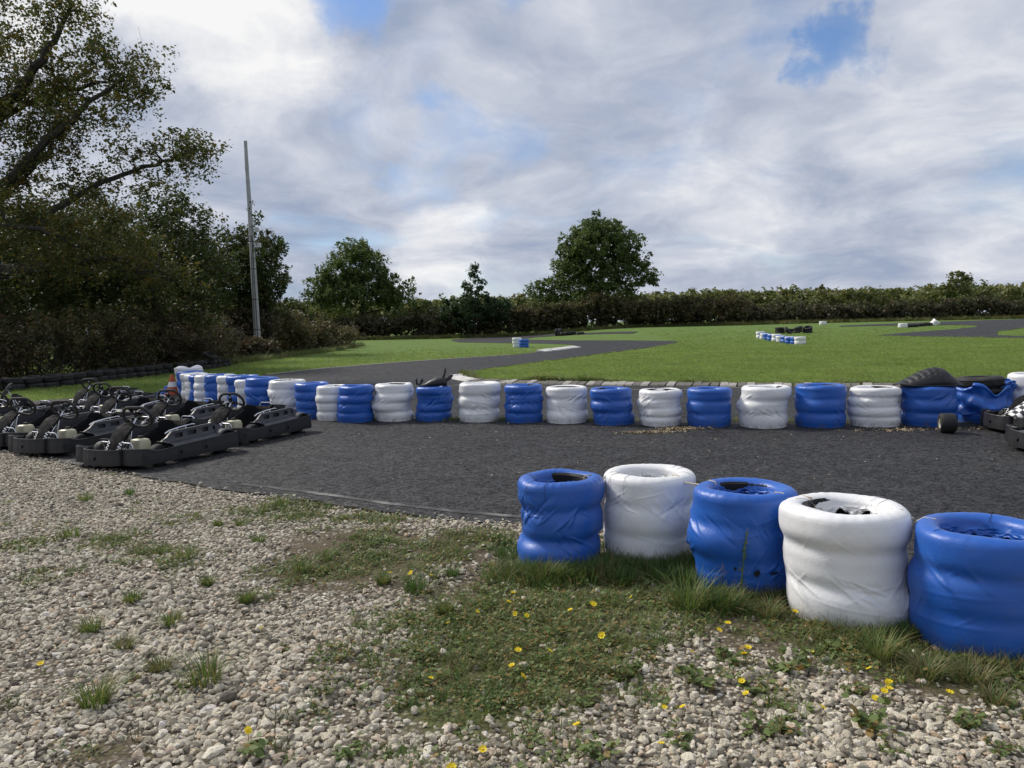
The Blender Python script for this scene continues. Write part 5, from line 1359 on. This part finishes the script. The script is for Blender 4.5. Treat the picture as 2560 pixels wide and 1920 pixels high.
def tree(name, base, height, ells, nclump, crad, per, lsize, lmat, label, seed, trunk_r=0.3, group=None, fork=0.35, limbs=None, cat='tree', extra=None, twig=0.012, nsub=1.0):
    r = np.random.default_rng(seed)
    root = empty(name, base); tag(root, label, cat, group); B = np.array(base)
    C_ = ellipsoid_centers(r, ells, nclump); C_ = C_[C_[:, 2] > B[2] + 0.3]
    if extra is not None: C_ = np.concatenate([C_, extra])
    R_ = crad * r.uniform(0.6, 1.35, len(C_))
    L = clump_leaves(r, C_, R_, per)
    obj('crown', leaf_mesh('crown', L - B, lsize, lmat, r), root)
    m = MB()
    nodes = []                                                   # (point, radius) a branch may spring from
    top = B + np.array([r.normal(0, .05) * height, r.normal(0, .05) * height, height * 0.80])
    tp = []
    for i in range(9):
        t = i / 8; p = B + (top - B) * t + np.array([math.sin(t * 5 + seed), math.cos(t * 4 + seed), 0]) * 0.02 * height * t
        tp.append((p, trunk_r * (1 - 0.88 * t) * (1.35 if i == 0 else 1.0)))
    m.tube([tuple(p - B) for p, _ in tp], [q for _, q in tp], 9)
    nodes += [x for x in tp[3:]]
    if limbs:
        for pl, r0, r1 in limbs:
            pl = [np.array(p) for p in pl]; fine = []
            for a, b in zip(pl[:-1], pl[1:]):
                for k in range(4): fine.append(a + (b - a) * k / 4 + r.normal(0, 0.03, 3))
            fine.append(pl[-1]); rr = np.linspace(r0, r1, len(fine))
            m.tube([tuple(p - B) for p in fine], list(rr), 7); nodes += list(zip(fine[1:], rr[1:]))
    order = np.argsort(np.linalg.norm(C_ - (B + np.array([0, 0, height * fork])), axis=1))
    NP = [n_[0] for n_ in nodes]; NR = [n_[1] for n_ in nodes]
    for ci in order:
        if r.random() > nsub: continue
        c = C_[ci]; A_ = np.array(NP); d = np.linalg.norm(A_ - c, axis=1) + np.where(A_[:, 2] > c[2] + 0.2, 2.5, 0) * crad
        k = int(np.argmin(d)); s = NP[k]; q = min(NR[k] * 0.75, 0.02 + 0.035 * np.linalg.norm(c - s)); mid = (s + c) / 2 + r.normal(0, 0.07, 3) * np.linalg.norm(c - s) + np.array([0, 0, -0.04]) * np.linalg.norm(c - s)
        q = max(q, twig)
        m.tube([tuple(s - B), tuple((s * .7 + mid * .3) - B + r.normal(0, .02, 3)), tuple(mid - B), tuple(c - B)], [q, q * .85, q * .65, q * .35], 5, cap=False)
        NP += [mid, c]; NR += [q * .65, q * .4]
        for _ in range(2):
            e = c + r.normal(0, 1, 3) * crad * 0.7; m.tube([tuple(c - B), tuple((c + e) / 2 + r.normal(0, .05, 3) * crad - B), tuple(e - B)], [q * .35, q * .25, twig * 0.4], 4, cap=False)
    m.build('trunk', 'bark', root)
    return root

def bush(name, base, rx, ry, h, nclump, per, lsize, lmat, label, seed, group=None, stems=7, crad=0.55, cat='bush'):
    r = np.random.default_rng(seed); B = np.array(base, dtype=float)
    root = empty(name, base); tag(root, label, cat, group)
    ells = [(B[0], B[1], B[2] + h * 0.42, rx, ry, h * 0.55)]
    for _ in range(4): ells.append((B[0] + r.normal(0, rx * .45), B[1] + r.normal(0, ry * .45), B[2] + h * r.uniform(.3, .62), rx * .55, ry * .55, h * .40))
    C_ = ellipsoid_centers(r, ells, nclump, 0.5); C_[:, 2] = np.maximum(C_[:, 2], B[2] + 0.08 * h)
    L = clump_leaves(r, C_, crad * r.uniform(.6, 1.3, len(C_)), per); L = L[L[:, 2] > B[2] + 0.02]
    obj('foliage', leaf_mesh('foliage', L - B, lsize, lmat, r, 0.2), root)
    m = MB()
    for c in C_[r.choice(len(C_), min(len(C_), stems * 6), replace=False)]:
        s = np.array([r.normal(0, rx * .3), r.normal(0, ry * .3), 0]); e = c - B; mid = (s + e) / 2 + r.normal(0, .12, 3) * h + np.array([0, 0, .12 * h])
        m.tube([tuple(s), tuple(mid), tuple(e), tuple(e + r.normal(0, .25, 3) + np.array([0, 0, .12]))], [0.022, 0.016, 0.010, 0.004], 4, cap=False)
    m.build('stem', 'bark', root)
    return root

# the great oak at the left, standing behind the tyre wall
oak_limbs_src = [
    ([(-19.6, 27.0, 3.2), (-18.1, 26.9, 6.4), (-16.67, 26.8, 9.2), (-15.4, 26.6, 10.0), (-14.4, 26.4, 11.0), (-13.75, 26.3, 11.8), (-13.2, 26.2, 12.7)], 0.30, 0.05),
    ([(-18.5, 26.9, 5.2), (-16.5, 26.4, 6.55), (-15.1, 26.0, 7.4), (-13.9, 25.7, 8.3), (-13.0, 25.5, 8.8), (-12.0, 25.3, 9.5), (-11.2, 25.2, 9.9)], 0.22, 0.035),
    ([(-15.1, 26.2, 5.55), (-14.0, 26.5, 6.35), (-12.7, 26.6, 7.0), (-11.4, 26.8, 7.5), (-10.5, 26.8, 7.75), (-9.9, 26.9, 8.0)], 0.13, 0.03),
    ([(-19.2, 26.9, 3.0), (-16.2, 26.2, 4.1), (-14.2, 25.9, 4.15), (-12.0, 25.6, 4.35), (-11.1, 25.5, 3.85), (-10.5, 25.5, 3.9)], 0.24, 0.05),
    ([(-18.4, 26.9, 8.0), (-16.3, 27.0, 9.3), (-15.5, 27.0, 9.75), (-14.4, 26.9, 10.0), (-13.1, 26.8, 10.25), (-11.9, 26.8, 10.45)], 0.17, 0.03),
    ([(-19.2, 27.0, 5.4), (-17.2, 27.2, 6.0), (-15.6, 27.2, 7.6), (-14.8, 27.2, 8.2), (-14.6, 27.2, 9.0), (-13.5, 27.2, 9.75)], 0.20, 0.03),
    ([(-18.9, 26.9, 4.2), (-17.0, 25.2, 5.0), (-15.3, 24.4, 5.3), (-13.6, 24.2, 5.2), (-12.5, 24.2, 4.6)], 0.18, 0.03),
]
oak_limbs = [([(x - 1.0, y, z - 0.25) for x, y, z in pl], a, b) for pl, a, b in oak_limbs_src]
rx_ = np.random.default_rng(77); extra = []
for pl, r0, r1 in oak_limbs:
    pl = np.array(pl)
    for _ in range(34):
        k = rx_.uniform(1.6, len(pl) - 1.001); i = int(k); p = pl[i] + (pl[i + 1] - pl[i]) * (k - i); extra.append(p + rx_.normal(0, 1, 3) * np.array([0.55, 0.7, 0.50]) + np.array([0, 0, 0.2]))
    for _ in range(9): extra.append(pl[-1] + rx_.normal(0, 1, 3) * np.array([0.55, 0.6, 0.45]))
tree('oak_tree', (-19.3, 27.2, 0), 9.5, [(-16.5, 27.2, 5.6, 4.6, 3.2, 2.0), (-18.2, 27, 10.6, 2.6, 2.6, 2.4), (-16.0, 26.5, 11.8, 1.4, 1.6, 1.2)], 170, 0.58, 105, 0.118, 'leaf_oak',
     'tall spreading oak with open twisted limbs above the tyre wall', 5, 0.45, limbs=oak_limbs, extra=np.array(extra), twig=0.010)
# trees massed behind and beside it
LT = 'leafy trees massed along the left edge of the track'
tree('leafy_tree', (-15.2, 33.5, 0), 7.0, [(-15.0, 33.2, 4.7, 3.2, 2.8, 2.9), (-13.4, 33.4, 4.3, 1.7, 2.0, 2.3), (-14.2, 33.0, 6.0, 1.7, 1.8, 1.5), (-17.5, 33, 4.5, 2.5, 2.5, 2.6)], 230, 0.62, 120, 0.15, 'leaf_dark', 'round dense dark tree right of the great oak, before the pole', 6, 0.28, LT)
tree('leafy_tree', (-15.5, 49.5, 0), 8.5, [(-16.2, 49.5, 6.6, 1.7, 2.0, 2.2), (-15.5, 49.5, 4.8, 1.3, 1.8, 1.8), (-18.0, 49.5, 5.2, 2.2, 2.4, 2.6), (-16.3, 49.5, 3.4, 1.7, 1.8, 1.6)], 230, 0.62, 95, 0.20, 'leaf_dark', 'dark leafy tree close behind the pole', 7, 0.25, LT)
tree('leafy_tree', (-22.5, 31.0, 0), 7.5, [(-21.5, 31.0, 4.6, 3.6, 3.0, 3.2), (-18.6, 31.2, 4.0, 2.4, 2.4, 2.6)], 190, 0.8, 90, 0.19, 'leaf_dark', 'dark tree filling the gap beneath the great oak', 8, 0.30, LT)
tree('leafy_tree', (-24.0, 41.0, 0), 8.0, [(-23.0, 41, 5.2, 4.2, 3.5, 3.8), (-18.5, 41, 4.6, 3.0, 3.0, 3.2)], 170, 0.95, 80, 0.24, 'leaf_dark', 'dark tree further back behind the round dense one', 9, 0.3, LT)
# undergrowth behind the tyre wall and down the left side
UG = 'undergrowth along the left edge of the track'
ug = [(-17.3, 24.2, 1.7, 1.4, 2.7), (-19.8, 23.8, 1.9, 1.5, 3.0), (-16.0, 26.2, 1.5, 1.5, 2.5), (-18.6, 27.6, 2.0, 1.7, 3.2), (-15.7, 28.8, 1.5, 1.5, 2.7), (-15.4, 31.0, 1.5, 1.6, 3.0), (-15.0, 33.6, 1.5, 1.7, 3.0), (-14.6, 36.4, 1.5, 1.8, 3.1),
      (-17.5, 37.0, 2.0, 2.0, 3.6), (-15.2, 39.6, 1.4, 1.8, 2.2), (-17.8, 42.0, 2.0, 2.0, 3.4)]
for k, (x, y, a, b, h) in enumerate(ug):
    bush('bush', (x, y, 0), a, b, h, 75, 75, 0.12, 'leaf_brush' if k % 3 else 'leaf_bramble', 'tangled olive and brown undergrowth bush behind the tyre wall', 100 + k, UG, 6, 0.50)
for k, (x, y, a, b, h, mt) in enumerate(((-14.6, 43.2, 1.9, 1.6, 1.15, 'leaf_bramble'), (-16.6, 48.6, 2.0, 1.6, 3.6, 'leaf_bramble'), (-14.9, 52.0, 2.2, 2.4, 2.5, 'leaf_brush'), (-14.5, 56.5, 2.2, 2.4, 2.2, 'leaf_brush'), (-14.6, 61.5, 2.2, 2.6, 1.9, 'leaf_brush'), (-17.5, 56.0, 2.2, 2.6, 4.2, 'leaf_bramble'), (-18.0, 63.0, 2.5, 2.6, 3.4, 'leaf_brush'), (-15.8, 66.0, 2.0, 2.4, 1.8, 'leaf_bramble'))):
    bush('bramble_bush', (x, y, 0), a, b, h, 90, 70, 0.19, mt, 'low bramble thicket spilling onto the verge round the pole', 130 + k, 'bramble thickets round the pole', 6, 0.55)
# middle distance
tree('oak_tree', (-20.0, 104.0, 0), 11.5, [(-20.6, 104, 8.6, 5.0, 4.5, 3.6), (-20.3, 104, 11.6, 2.6, 2.6, 1.9), (-24.8, 104, 6.6, 2.8, 3, 2.6), (-15.6, 104, 6.2, 3.2, 3, 2.6), (-20.5, 102, 5.6, 5.6, 3.0, 1.7)], 360, 0.95, 85, 0.34, 'leaf_mid', 'broad oak with a dark straight trunk beyond the left verge', 20, 0.55)
tree('fir_tree', (-4.6, 96.0, 0), 8.8, [(-4.6, 96, 3.4, 2.9, 2.6, 2.4), (-4.5, 96, 6.3, 1.5, 1.5, 1.7), (-4.3, 96, 8.4, 0.55, 0.6, 0.9), (-1.6, 96, 3.4, 1.9, 1.8, 1.8), (-7.4, 97, 3.2, 1.8, 1.8, 1.8)], 210, 0.6, 70, 0.28, 'leaf_fir', 'small spiky fir tree between the two broad trees', 21, 0.2)
tree('field_tree', (12.0, 103.0, 0.7), 14.0, [(11.6, 103, 10.2, 5.4, 5.0, 5.0), (12.2, 103, 13.4, 3.2, 3.4, 2.6), (16.6, 103, 7.6, 3.6, 3.6, 3.4), (8.2, 103, 7.4, 3.4, 3.6, 3.0), (4.8, 103, 5.4, 2.4, 2.6, 1.8), (8.6, 103, 10.6, 2.8, 3.0, 2.8), (15.5, 103, 11.0, 3.0, 3.0, 2.8), (12, 101, 5.4, 6.0, 3.2, 1.6)], 560, 0.85, 80, 0.33, 'leaf_mid', 'tall round maple-like tree standing over the brown hedge', 22, 0.65)
for k, (x, y, h, w) in enumerate(((-28.5, 100, 5.2, 3.0), (-31.5, 92, 6.0, 3.4), (-26.5, 88, 3.6, 2.6), (-11.5, 103, 4.6, 3.2))):
    tree('leafy_tree', (x, y, 0), h * 0.9, [(x, y, h * .58, w, w, h * .42), (x + w * .5, y, h * .4, w * .7, w * .7, h * .34)], 70, 0.9, 70, 0.34, 'leaf_dark', 'low dark tree closing the gap beside the broad oak', 30 + k, 0.2, 'low dark trees beside the broad oak')

def mass(name, centers, radii, per, lsize, lmat, seed, label, flat=0.8):
    r = np.random.default_rng(seed); L = clump_leaves(r, centers, radii, per, flat)
    o = obj(name, leaf_mesh(name, L, lsize, lmat, r, 0.25)); tag(o, label, kind='stuff'); return o
r = np.random.default_rng(44)
n = 520; hx = r.uniform(-46, -19.5, n); hy = r.uniform(44, 62, n); hz = 7.4 * r.uniform(0.02, 1.0, n) * (0.7 + 0.5 * fbm(hx * .3, hy * .3, 33))
mass('thicket', np.stack([hx, hy, hz], 1), r.uniform(0.7, 1.3, n), 60, 0.36, 'leaf_dark', 48, 'dark thicket closing the view behind the left trees')
# brown hedge across the field, a single tangled mass
n = 1500; q = r.random(n); hx = -34 + 142 * q; hy = np.interp(hx, [-34, -22, -8, 8, 25, 45, 70, 108], [96, 99.5, 97.5, 98.5, 101, 104, 100, 92]) + r.uniform(-1.6, 1.6, n)
hh = np.interp(hx, [-34, -24, -12, 0, 8, 11, 14, 22, 40, 108], [2.4, 2.6, 3.0, 2.8, 3.2, 4.0, 3.4, 2.6, 2.2, 2.1]) * (0.72 + 0.5 * fbm(hx * 0.30, hy * 0.1, 12))
hz = terrain(hx, hy) + hh * r.uniform(0.05, 1.0, n) ** 0.85
cl = np.stack([hx, hy, hz], 1)
mass('hedge', cl, r.uniform(0.5, 1.15, n), 85, 0.36, 'leaf_hedge', 45, 'long tangled brown and olive hedge across the far side')
n = 420; q = r.random(n); hx = -4 + 34 * q; hy = 97.6 + r.uniform(-1.0, 1.0, n); hh = (3.3 + 1.1 * np.exp(-((hx - 11.5) / 2.6) ** 2)) * (0.75 + 0.45 * fbm(hx * 0.35, hy, 19)); hz = terrain(hx, hy) + hh * r.uniform(0.35, 1.0, n)
mass('hedge_thorn', np.stack([hx, hy, hz], 1), r.uniform(0.5, 1.0, n), 70, 0.30, 'leaf_brush', 46, 'reddish brown thorn scrub in the hedge under the round tree')
# far wood behind the hedge, one mass of crowns
n = 3600; hx = r.uniform(-110, 240, n); hy = r.uniform(165, 205, n)
hh = (5.3 + 1.9 * fbm(hx * 0.11, hy * 0.05, 15)) * (0.9 + 0.25 * fbm(hx * 0.5, hy * 0.2, 17))
hz = 0.5 + hh * r.uniform(0.30, 1.0, n) ** 0.55
mass('wood', np.stack([hx, hy, hz], 1), r.uniform(0.9, 2.1, n), 62, 0.85, 'leaf_wood', 47, 'far wood reading as one long band of crowns behind the hedge')
tree('lone_tree', (74.0, 128.0, 0.8), 8.0, [(74.0, 128, 6.9, 2.0, 2.0, 1.5), (72.6, 128, 5.2, 1.5, 1.6, 1.4), (75.2, 128, 5.0, 1.6, 1.6, 1.3)], 70, 0.7, 60, 0.36, 'leaf_wood', 'slender tree rising above the far hedge by the loop', 60, 0.18)
tree('lone_tree', (84.5, 122.0, 0.8), 7.5, [(84.5, 122, 5.4, 2.6, 2.4, 2.2), (86.5, 122, 4.2, 2.4, 2.2, 2.2)], 90, 0.75, 60, 0.36, 'leaf_wood', 'paler tree at the end of the far hedge beyond the loop', 61, 0.2)
for k, (x, y, h) in enumerate(((44, 116, 4.6), (52, 117, 4.2), (60, 115, 5.0), (66, 116, 4.4), (37, 112, 4.0), (90, 112, 5.0), (79, 110, 4.4))):
    tree('scrub_tree', (x, y, 0.8), h * .85, [(x, y, h * .62, h * .55, h * .5, h * .36), (x + h * .4, y, h * .42, h * .4, h * .4, h * .3)], 46, 0.7, 60, 0.33, 'leaf_wood', 'small scrub tree standing in the far hedge', 70 + k, 0.1, 'scrub trees in the far hedge')
# dry grass rank at the hedge foot
n = 5000; x = np.where(r.random(n) < .35, r.uniform(-30, -4, n), r.uniform(-4, 80, n)); y = np.interp(x, [-34, -22, -8, 8, 25, 45, 70, 108], [94, 97.2, 95.6, 96.6, 99, 101.8, 98, 90]) + r.normal(-0.2, .6, n); s = r.uniform(.7, 1.6, n)
scatter('rank_grass', np.stack([x, y, terrain(x, y)], 1), np.stack([np.zeros(n), np.zeros(n), r.uniform(0, 6.28, n)], 1), np.stack([s, s, s], 1), r.choice(2, n, p=[.7, .3]),
        [blade_clump(91, 14, 0.45, 0.30, 0.7, 0.03, 'blade_dry'), blade_clump(92, 14, 0.40, 0.30, 0.8, 0.03, 'blade_green')], 'rank dry grass along the foot of the far hedge')
n = 1500; t = r.random(n); x = np.interp(t, [0, .3, .55, .8, 1], [-16.5, -14.2, -13.2, -12.6, -13.2]) + r.normal(0, .22, n); y = np.interp(t, [0, .3, .55, .8, 1], [23, 33, 42, 54, 68]) + r.normal(0, .3, n); s = r.uniform(.6, 1.3, n)
scatter('verge_straw', np.stack([x, y, np.zeros(n)], 1), np.stack([np.zeros(n), np.zeros(n), r.uniform(0, 6.28, n)], 1), np.stack([s, s, s], 1), r.choice(2, n),
        [blade_clump(93, 14, 0.42, 0.16, 0.8, 0.012, 'blade_dry'), blade_clump(94, 14, 0.35, 0.16, 0.8, 0.012, 'blade_green')], 'tall dry grass at the foot of the undergrowth')

# ---------------------------------------------------------------- pole
pr = empty('utility_pole', (-15.12, 46.0, 0)); tag(pr, 'tall bare weathered grey pole rising from the brambles', 'pole')
m = MB(); m.tube([(0, 0, 0), (-0.02, 0, 3.0), (-0.06, 0, 6.5), (-0.10, 0, 9.2), (-0.14, 0, 11.1)], [0.20, 0.18, 0.155, 0.125, 0.105], 14); m.build('pole_shaft', 'pole_grey', pr)
m = MB(); m.tube([(-0.14, 0, 11.0), (-0.15, 0, 12.65)], [0.115, 0.095], 12); m.build('pole_top', 'pole_grey', pr)
m = MB(); m.tube([(0.10, -0.17, 0.2), (0.06, -0.165, 2.5), (0.03, -0.16, 5.0), (0.02, -0.15, 7.2)], 0.022, 6); m.tube([(-0.05, -0.19, 0.2), (-0.08, -0.18, 3.5), (-0.06, -0.165, 6.0)], 0.016, 6); m.build('cable', 'engine_dark', pr)
for z, w in ((7.5, 0.22), (6.6, 0.36)):
    m = MB(); m.box((0.30, -0.08, z), (w, 0.2, 0.26)); fb = m.build('lamp_box', 'box_white', pr, False)
    m = MB(); m.box((0.10, -0.05, z + 0.02), (0.26, 0.05, 0.05)); m.build('bracket', 'engine_dark', fb, False)
for z in (1.6, 3.4, 5.2, 6.8):
    m = MB(); m.lathe([(0.205 - 0.008 * z, z), (0.21 - 0.008 * z, z), (0.21 - 0.008 * z, z + 0.05), (0.205 - 0.008 * z, z + 0.05)], 14, (-0.009 * z, 0, 0)); m.build('band', 'engine_dark', pr)
r = np.random.default_rng(3); c = np.stack([r.normal(0.12, .10, 26), r.normal(-.12, .08, 26), r.uniform(5.6, 9.2, 26)], 1)
obj('ivy', leaf_mesh('ivy', clump_leaves(r, c, np.full(26, .18), 12), 0.09, 'leaf_dark', r), pr)

# ---------------------------------------------------------------- single plants in the yard
TK = [('blade_green', 0.75, 1.0), ('blade_dark', 0.8, 0.75), ('blade_green', 1.05, 1.05), ('blade_dry', 0.8, 1.1)]
TL = ['light green grass tuft growing out of the gravel', 'dense dark green grass tuft growing out of the gravel', 'wide grass tuft of long arching yellow-green blades in the gravel', 'straw-coloured dry grass tuft in the gravel']
for k, (x, y, s, kind) in enumerate(TUFTS):
    mt, hk, lean = TK[kind]; n = 140 if y < 5 else 80
    me = blade_clump(700 + k, n, max(0.07, s * 1.25 * hk), s * 0.50, lean * 0.9, 0.0056, mt)
    lab = TL[kind]
    if k == 0: lab = 'round dark green grass tuft standing alone between gravel and herbs'
    if k == 10: lab = 'long-bladed light green tuft at the foot of the creased blue stack'
    o = obj('grass_tuft', me); o.location = (x, y, float(yard_z(np.array([x]), np.array([y]))[0])); tag(o, lab, 'grass tuft', 'grass tufts in the gravel yard')
def weed(k, x, y, s):
    r = np.random.default_rng(900 + k); z = float(yard_z(np.array([x]), np.array([y]))[0])
    root = empty('weed_plant', (x, y, z)); tag(root, 'low leafy green weed rooted among the pale stones', 'weed', 'leafy weeds among the stones')
    V = []; F = []; m = MB()
    for st in range(r.integers(9, 15)):
        a = r.uniform(0, 6.283); L = s * r.uniform(0.25, 0.75); top = np.array([math.cos(a) * L * .75, math.sin(a) * L * .75, L * r.uniform(.25, .75)])
        m.tube([(0, 0, 0), tuple(top * .5 + np.array([0, 0, .01])), tuple(top)], [0.0018, 0.0015, 0.001], 4, cap=False)
        for lf in range(r.integers(4, 8)):
            c = top * r.uniform(.45, 1.05) + r.normal(0, s * .05, 3); c[2] = max(c[2], .004); q = a + r.normal(0, 1.0); ti = r.normal(.05, .4)
            f = np.array([math.cos(q) * math.cos(ti), math.sin(q) * math.cos(ti), math.sin(ti)]); sd = np.array([-math.sin(q), math.cos(q), r.normal(0, .25)]); w = s * r.uniform(.13, .25); b = len(V)
            V += [c - f * w * .5, c - f * w * .1 + sd * w * .36, c + f * w * .35 + sd * w * .25, c + f * w * .65, c + f * w * .35 - sd * w * .25, c - f * w * .1 - sd * w * .36]
            F += [(b, b + 1, b + 2, b + 3), (b, b + 3, b + 4, b + 5)]
    obj('leaves', mesh_np('leaves', np.array(V), np.array(F), 'herb_green', False), root); m.build('stalks', 'stem_brown', root)
for k, (x, y, s) in enumerate(WEEDS): weed(k, x, y, max(0.09, s * 1.6))
# yellow flowers on thin stems
pm = MB()
for k in range(8):
    a = 2 * math.pi * k / 8; c_, s_ = math.cos(a), math.sin(a); px, py = -s_, c_
    pm.add([(0.003 * c_, 0.003 * s_, 0), (0.012 * c_ + px * .0055, 0.012 * s_ + py * .0055, .003), (0.0175 * c_, 0.0175 * s_, .006), (0.012 * c_ - px * .0055, 0.012 * s_ - py * .0055, .003)], [(0, 1, 2, 3)])
pm.lathe([(0.0055, 0.0), (0.005, 0.004), (0.001, 0.006)], 8)
pet = pm.mesh('petals', 'petal_yellow', False)
rf = random.Random(31)
for k, (x, y) in enumerate(FLOWERS):
    h = rf.uniform(0.045, 0.10); lx, ly = rf.gauss(0, .012), rf.gauss(0, .012)
    root = empty('yellow_flower', (x - lx, y - ly, 0.004)); tag(root, 'small yellow flower on a thin stem in the gravel yard', 'flower', 'yellow flowers in the gravel yard')
    m = MB(); m.tube([(0, 0, 0), (lx * .3, ly * .3, h * .55), (lx, ly, h)], [.0016, .0013, .0011], 5, cap=False); m.build('stem', 'stem_brown', root)
    p = obj('petals', pet, root); p.location = (lx, ly, h); s = rf.uniform(.8, 1.25); p.scale = (s, s, s); p.rotation_euler = (rf.gauss(0.35, .25), rf.gauss(0, .3), rf.uniform(0, 6))
# tall weed before the torn blue stack
r = np.random.default_rng(5); tw_ = empty('tall_weed', (1.30, 4.36, 0.004)); tag(tw_, 'tall feathery green weed before the torn blue stack', 'weed')
m = MB(); m.tube([(0, 0, 0), (0.01, 0, .15), (0.025, 0.005, .30), (0.045, 0.01, .42)], [.004, .0035, .003, .0015], 6); m.build('stem', 'blade_green', tw_)
V = []; F = []
for k in range(110):
    t = r.random() ** .7; c = np.array([0.045 * t ** 1.4, 0.01 * t, .05 + .38 * t]); a = r.uniform(0, 6.28); L = .05 * (1.05 - t * .75); f = np.array([math.cos(a) * .8, math.sin(a) * .8, .6]); s_ = np.array([-math.sin(a), math.cos(a), 0]); b = len(V)
    V += [c, c + f * L * .5 + s_ * .003, c + f * L, c + f * L * .5 - s_ * .003]; F.append((b, b + 1, b + 2, b + 3))
obj('leaves', mesh_np('leaves', np.array(V), np.array(F), 'blade_green'), tw_)
# dry seed stalks before the last blue stack and along the row
for k, (x, y, h) in enumerate(((2.26, 3.50, .20), (2.12, 3.56, .15), (2.38, 3.48, .16), (0.86, 5.06, .17), (1.86, 3.92, .17), (1.20, 4.42, .22), (-0.95, 2.86, .24), (0.98, 2.80, .16))):
    rs = random.Random(k); root = empty('seed_stalk', (x, y, 0.004)); tag(root, 'thin dry brown seed stalk standing up from the grass', 'stalk', 'dry seed stalks in the yard')
    m = MB(); m.tube([(0, 0, 0), (0.005, 0, h * .5), (0.012, 0.004, h)], [.0018, .0015, .001], 5, cap=False)
    for q in range(9):
        z = h * (0.35 + 0.6 * q / 9); a = rs.uniform(0, 6.28); l = h * .22 * (1.2 - q / 9)
        m.tube([(0.008 * z / h, 0, z), (0.008 * z / h + math.cos(a) * l * .5, math.sin(a) * l * .5, z + l * .5), (0.008 * z / h + math.cos(a) * l * .7, math.sin(a) * l * .7, z + l * .9)], [.001, .0009, .002], 4, cap=False)
    m.build('stalk', 'stem_brown', root)
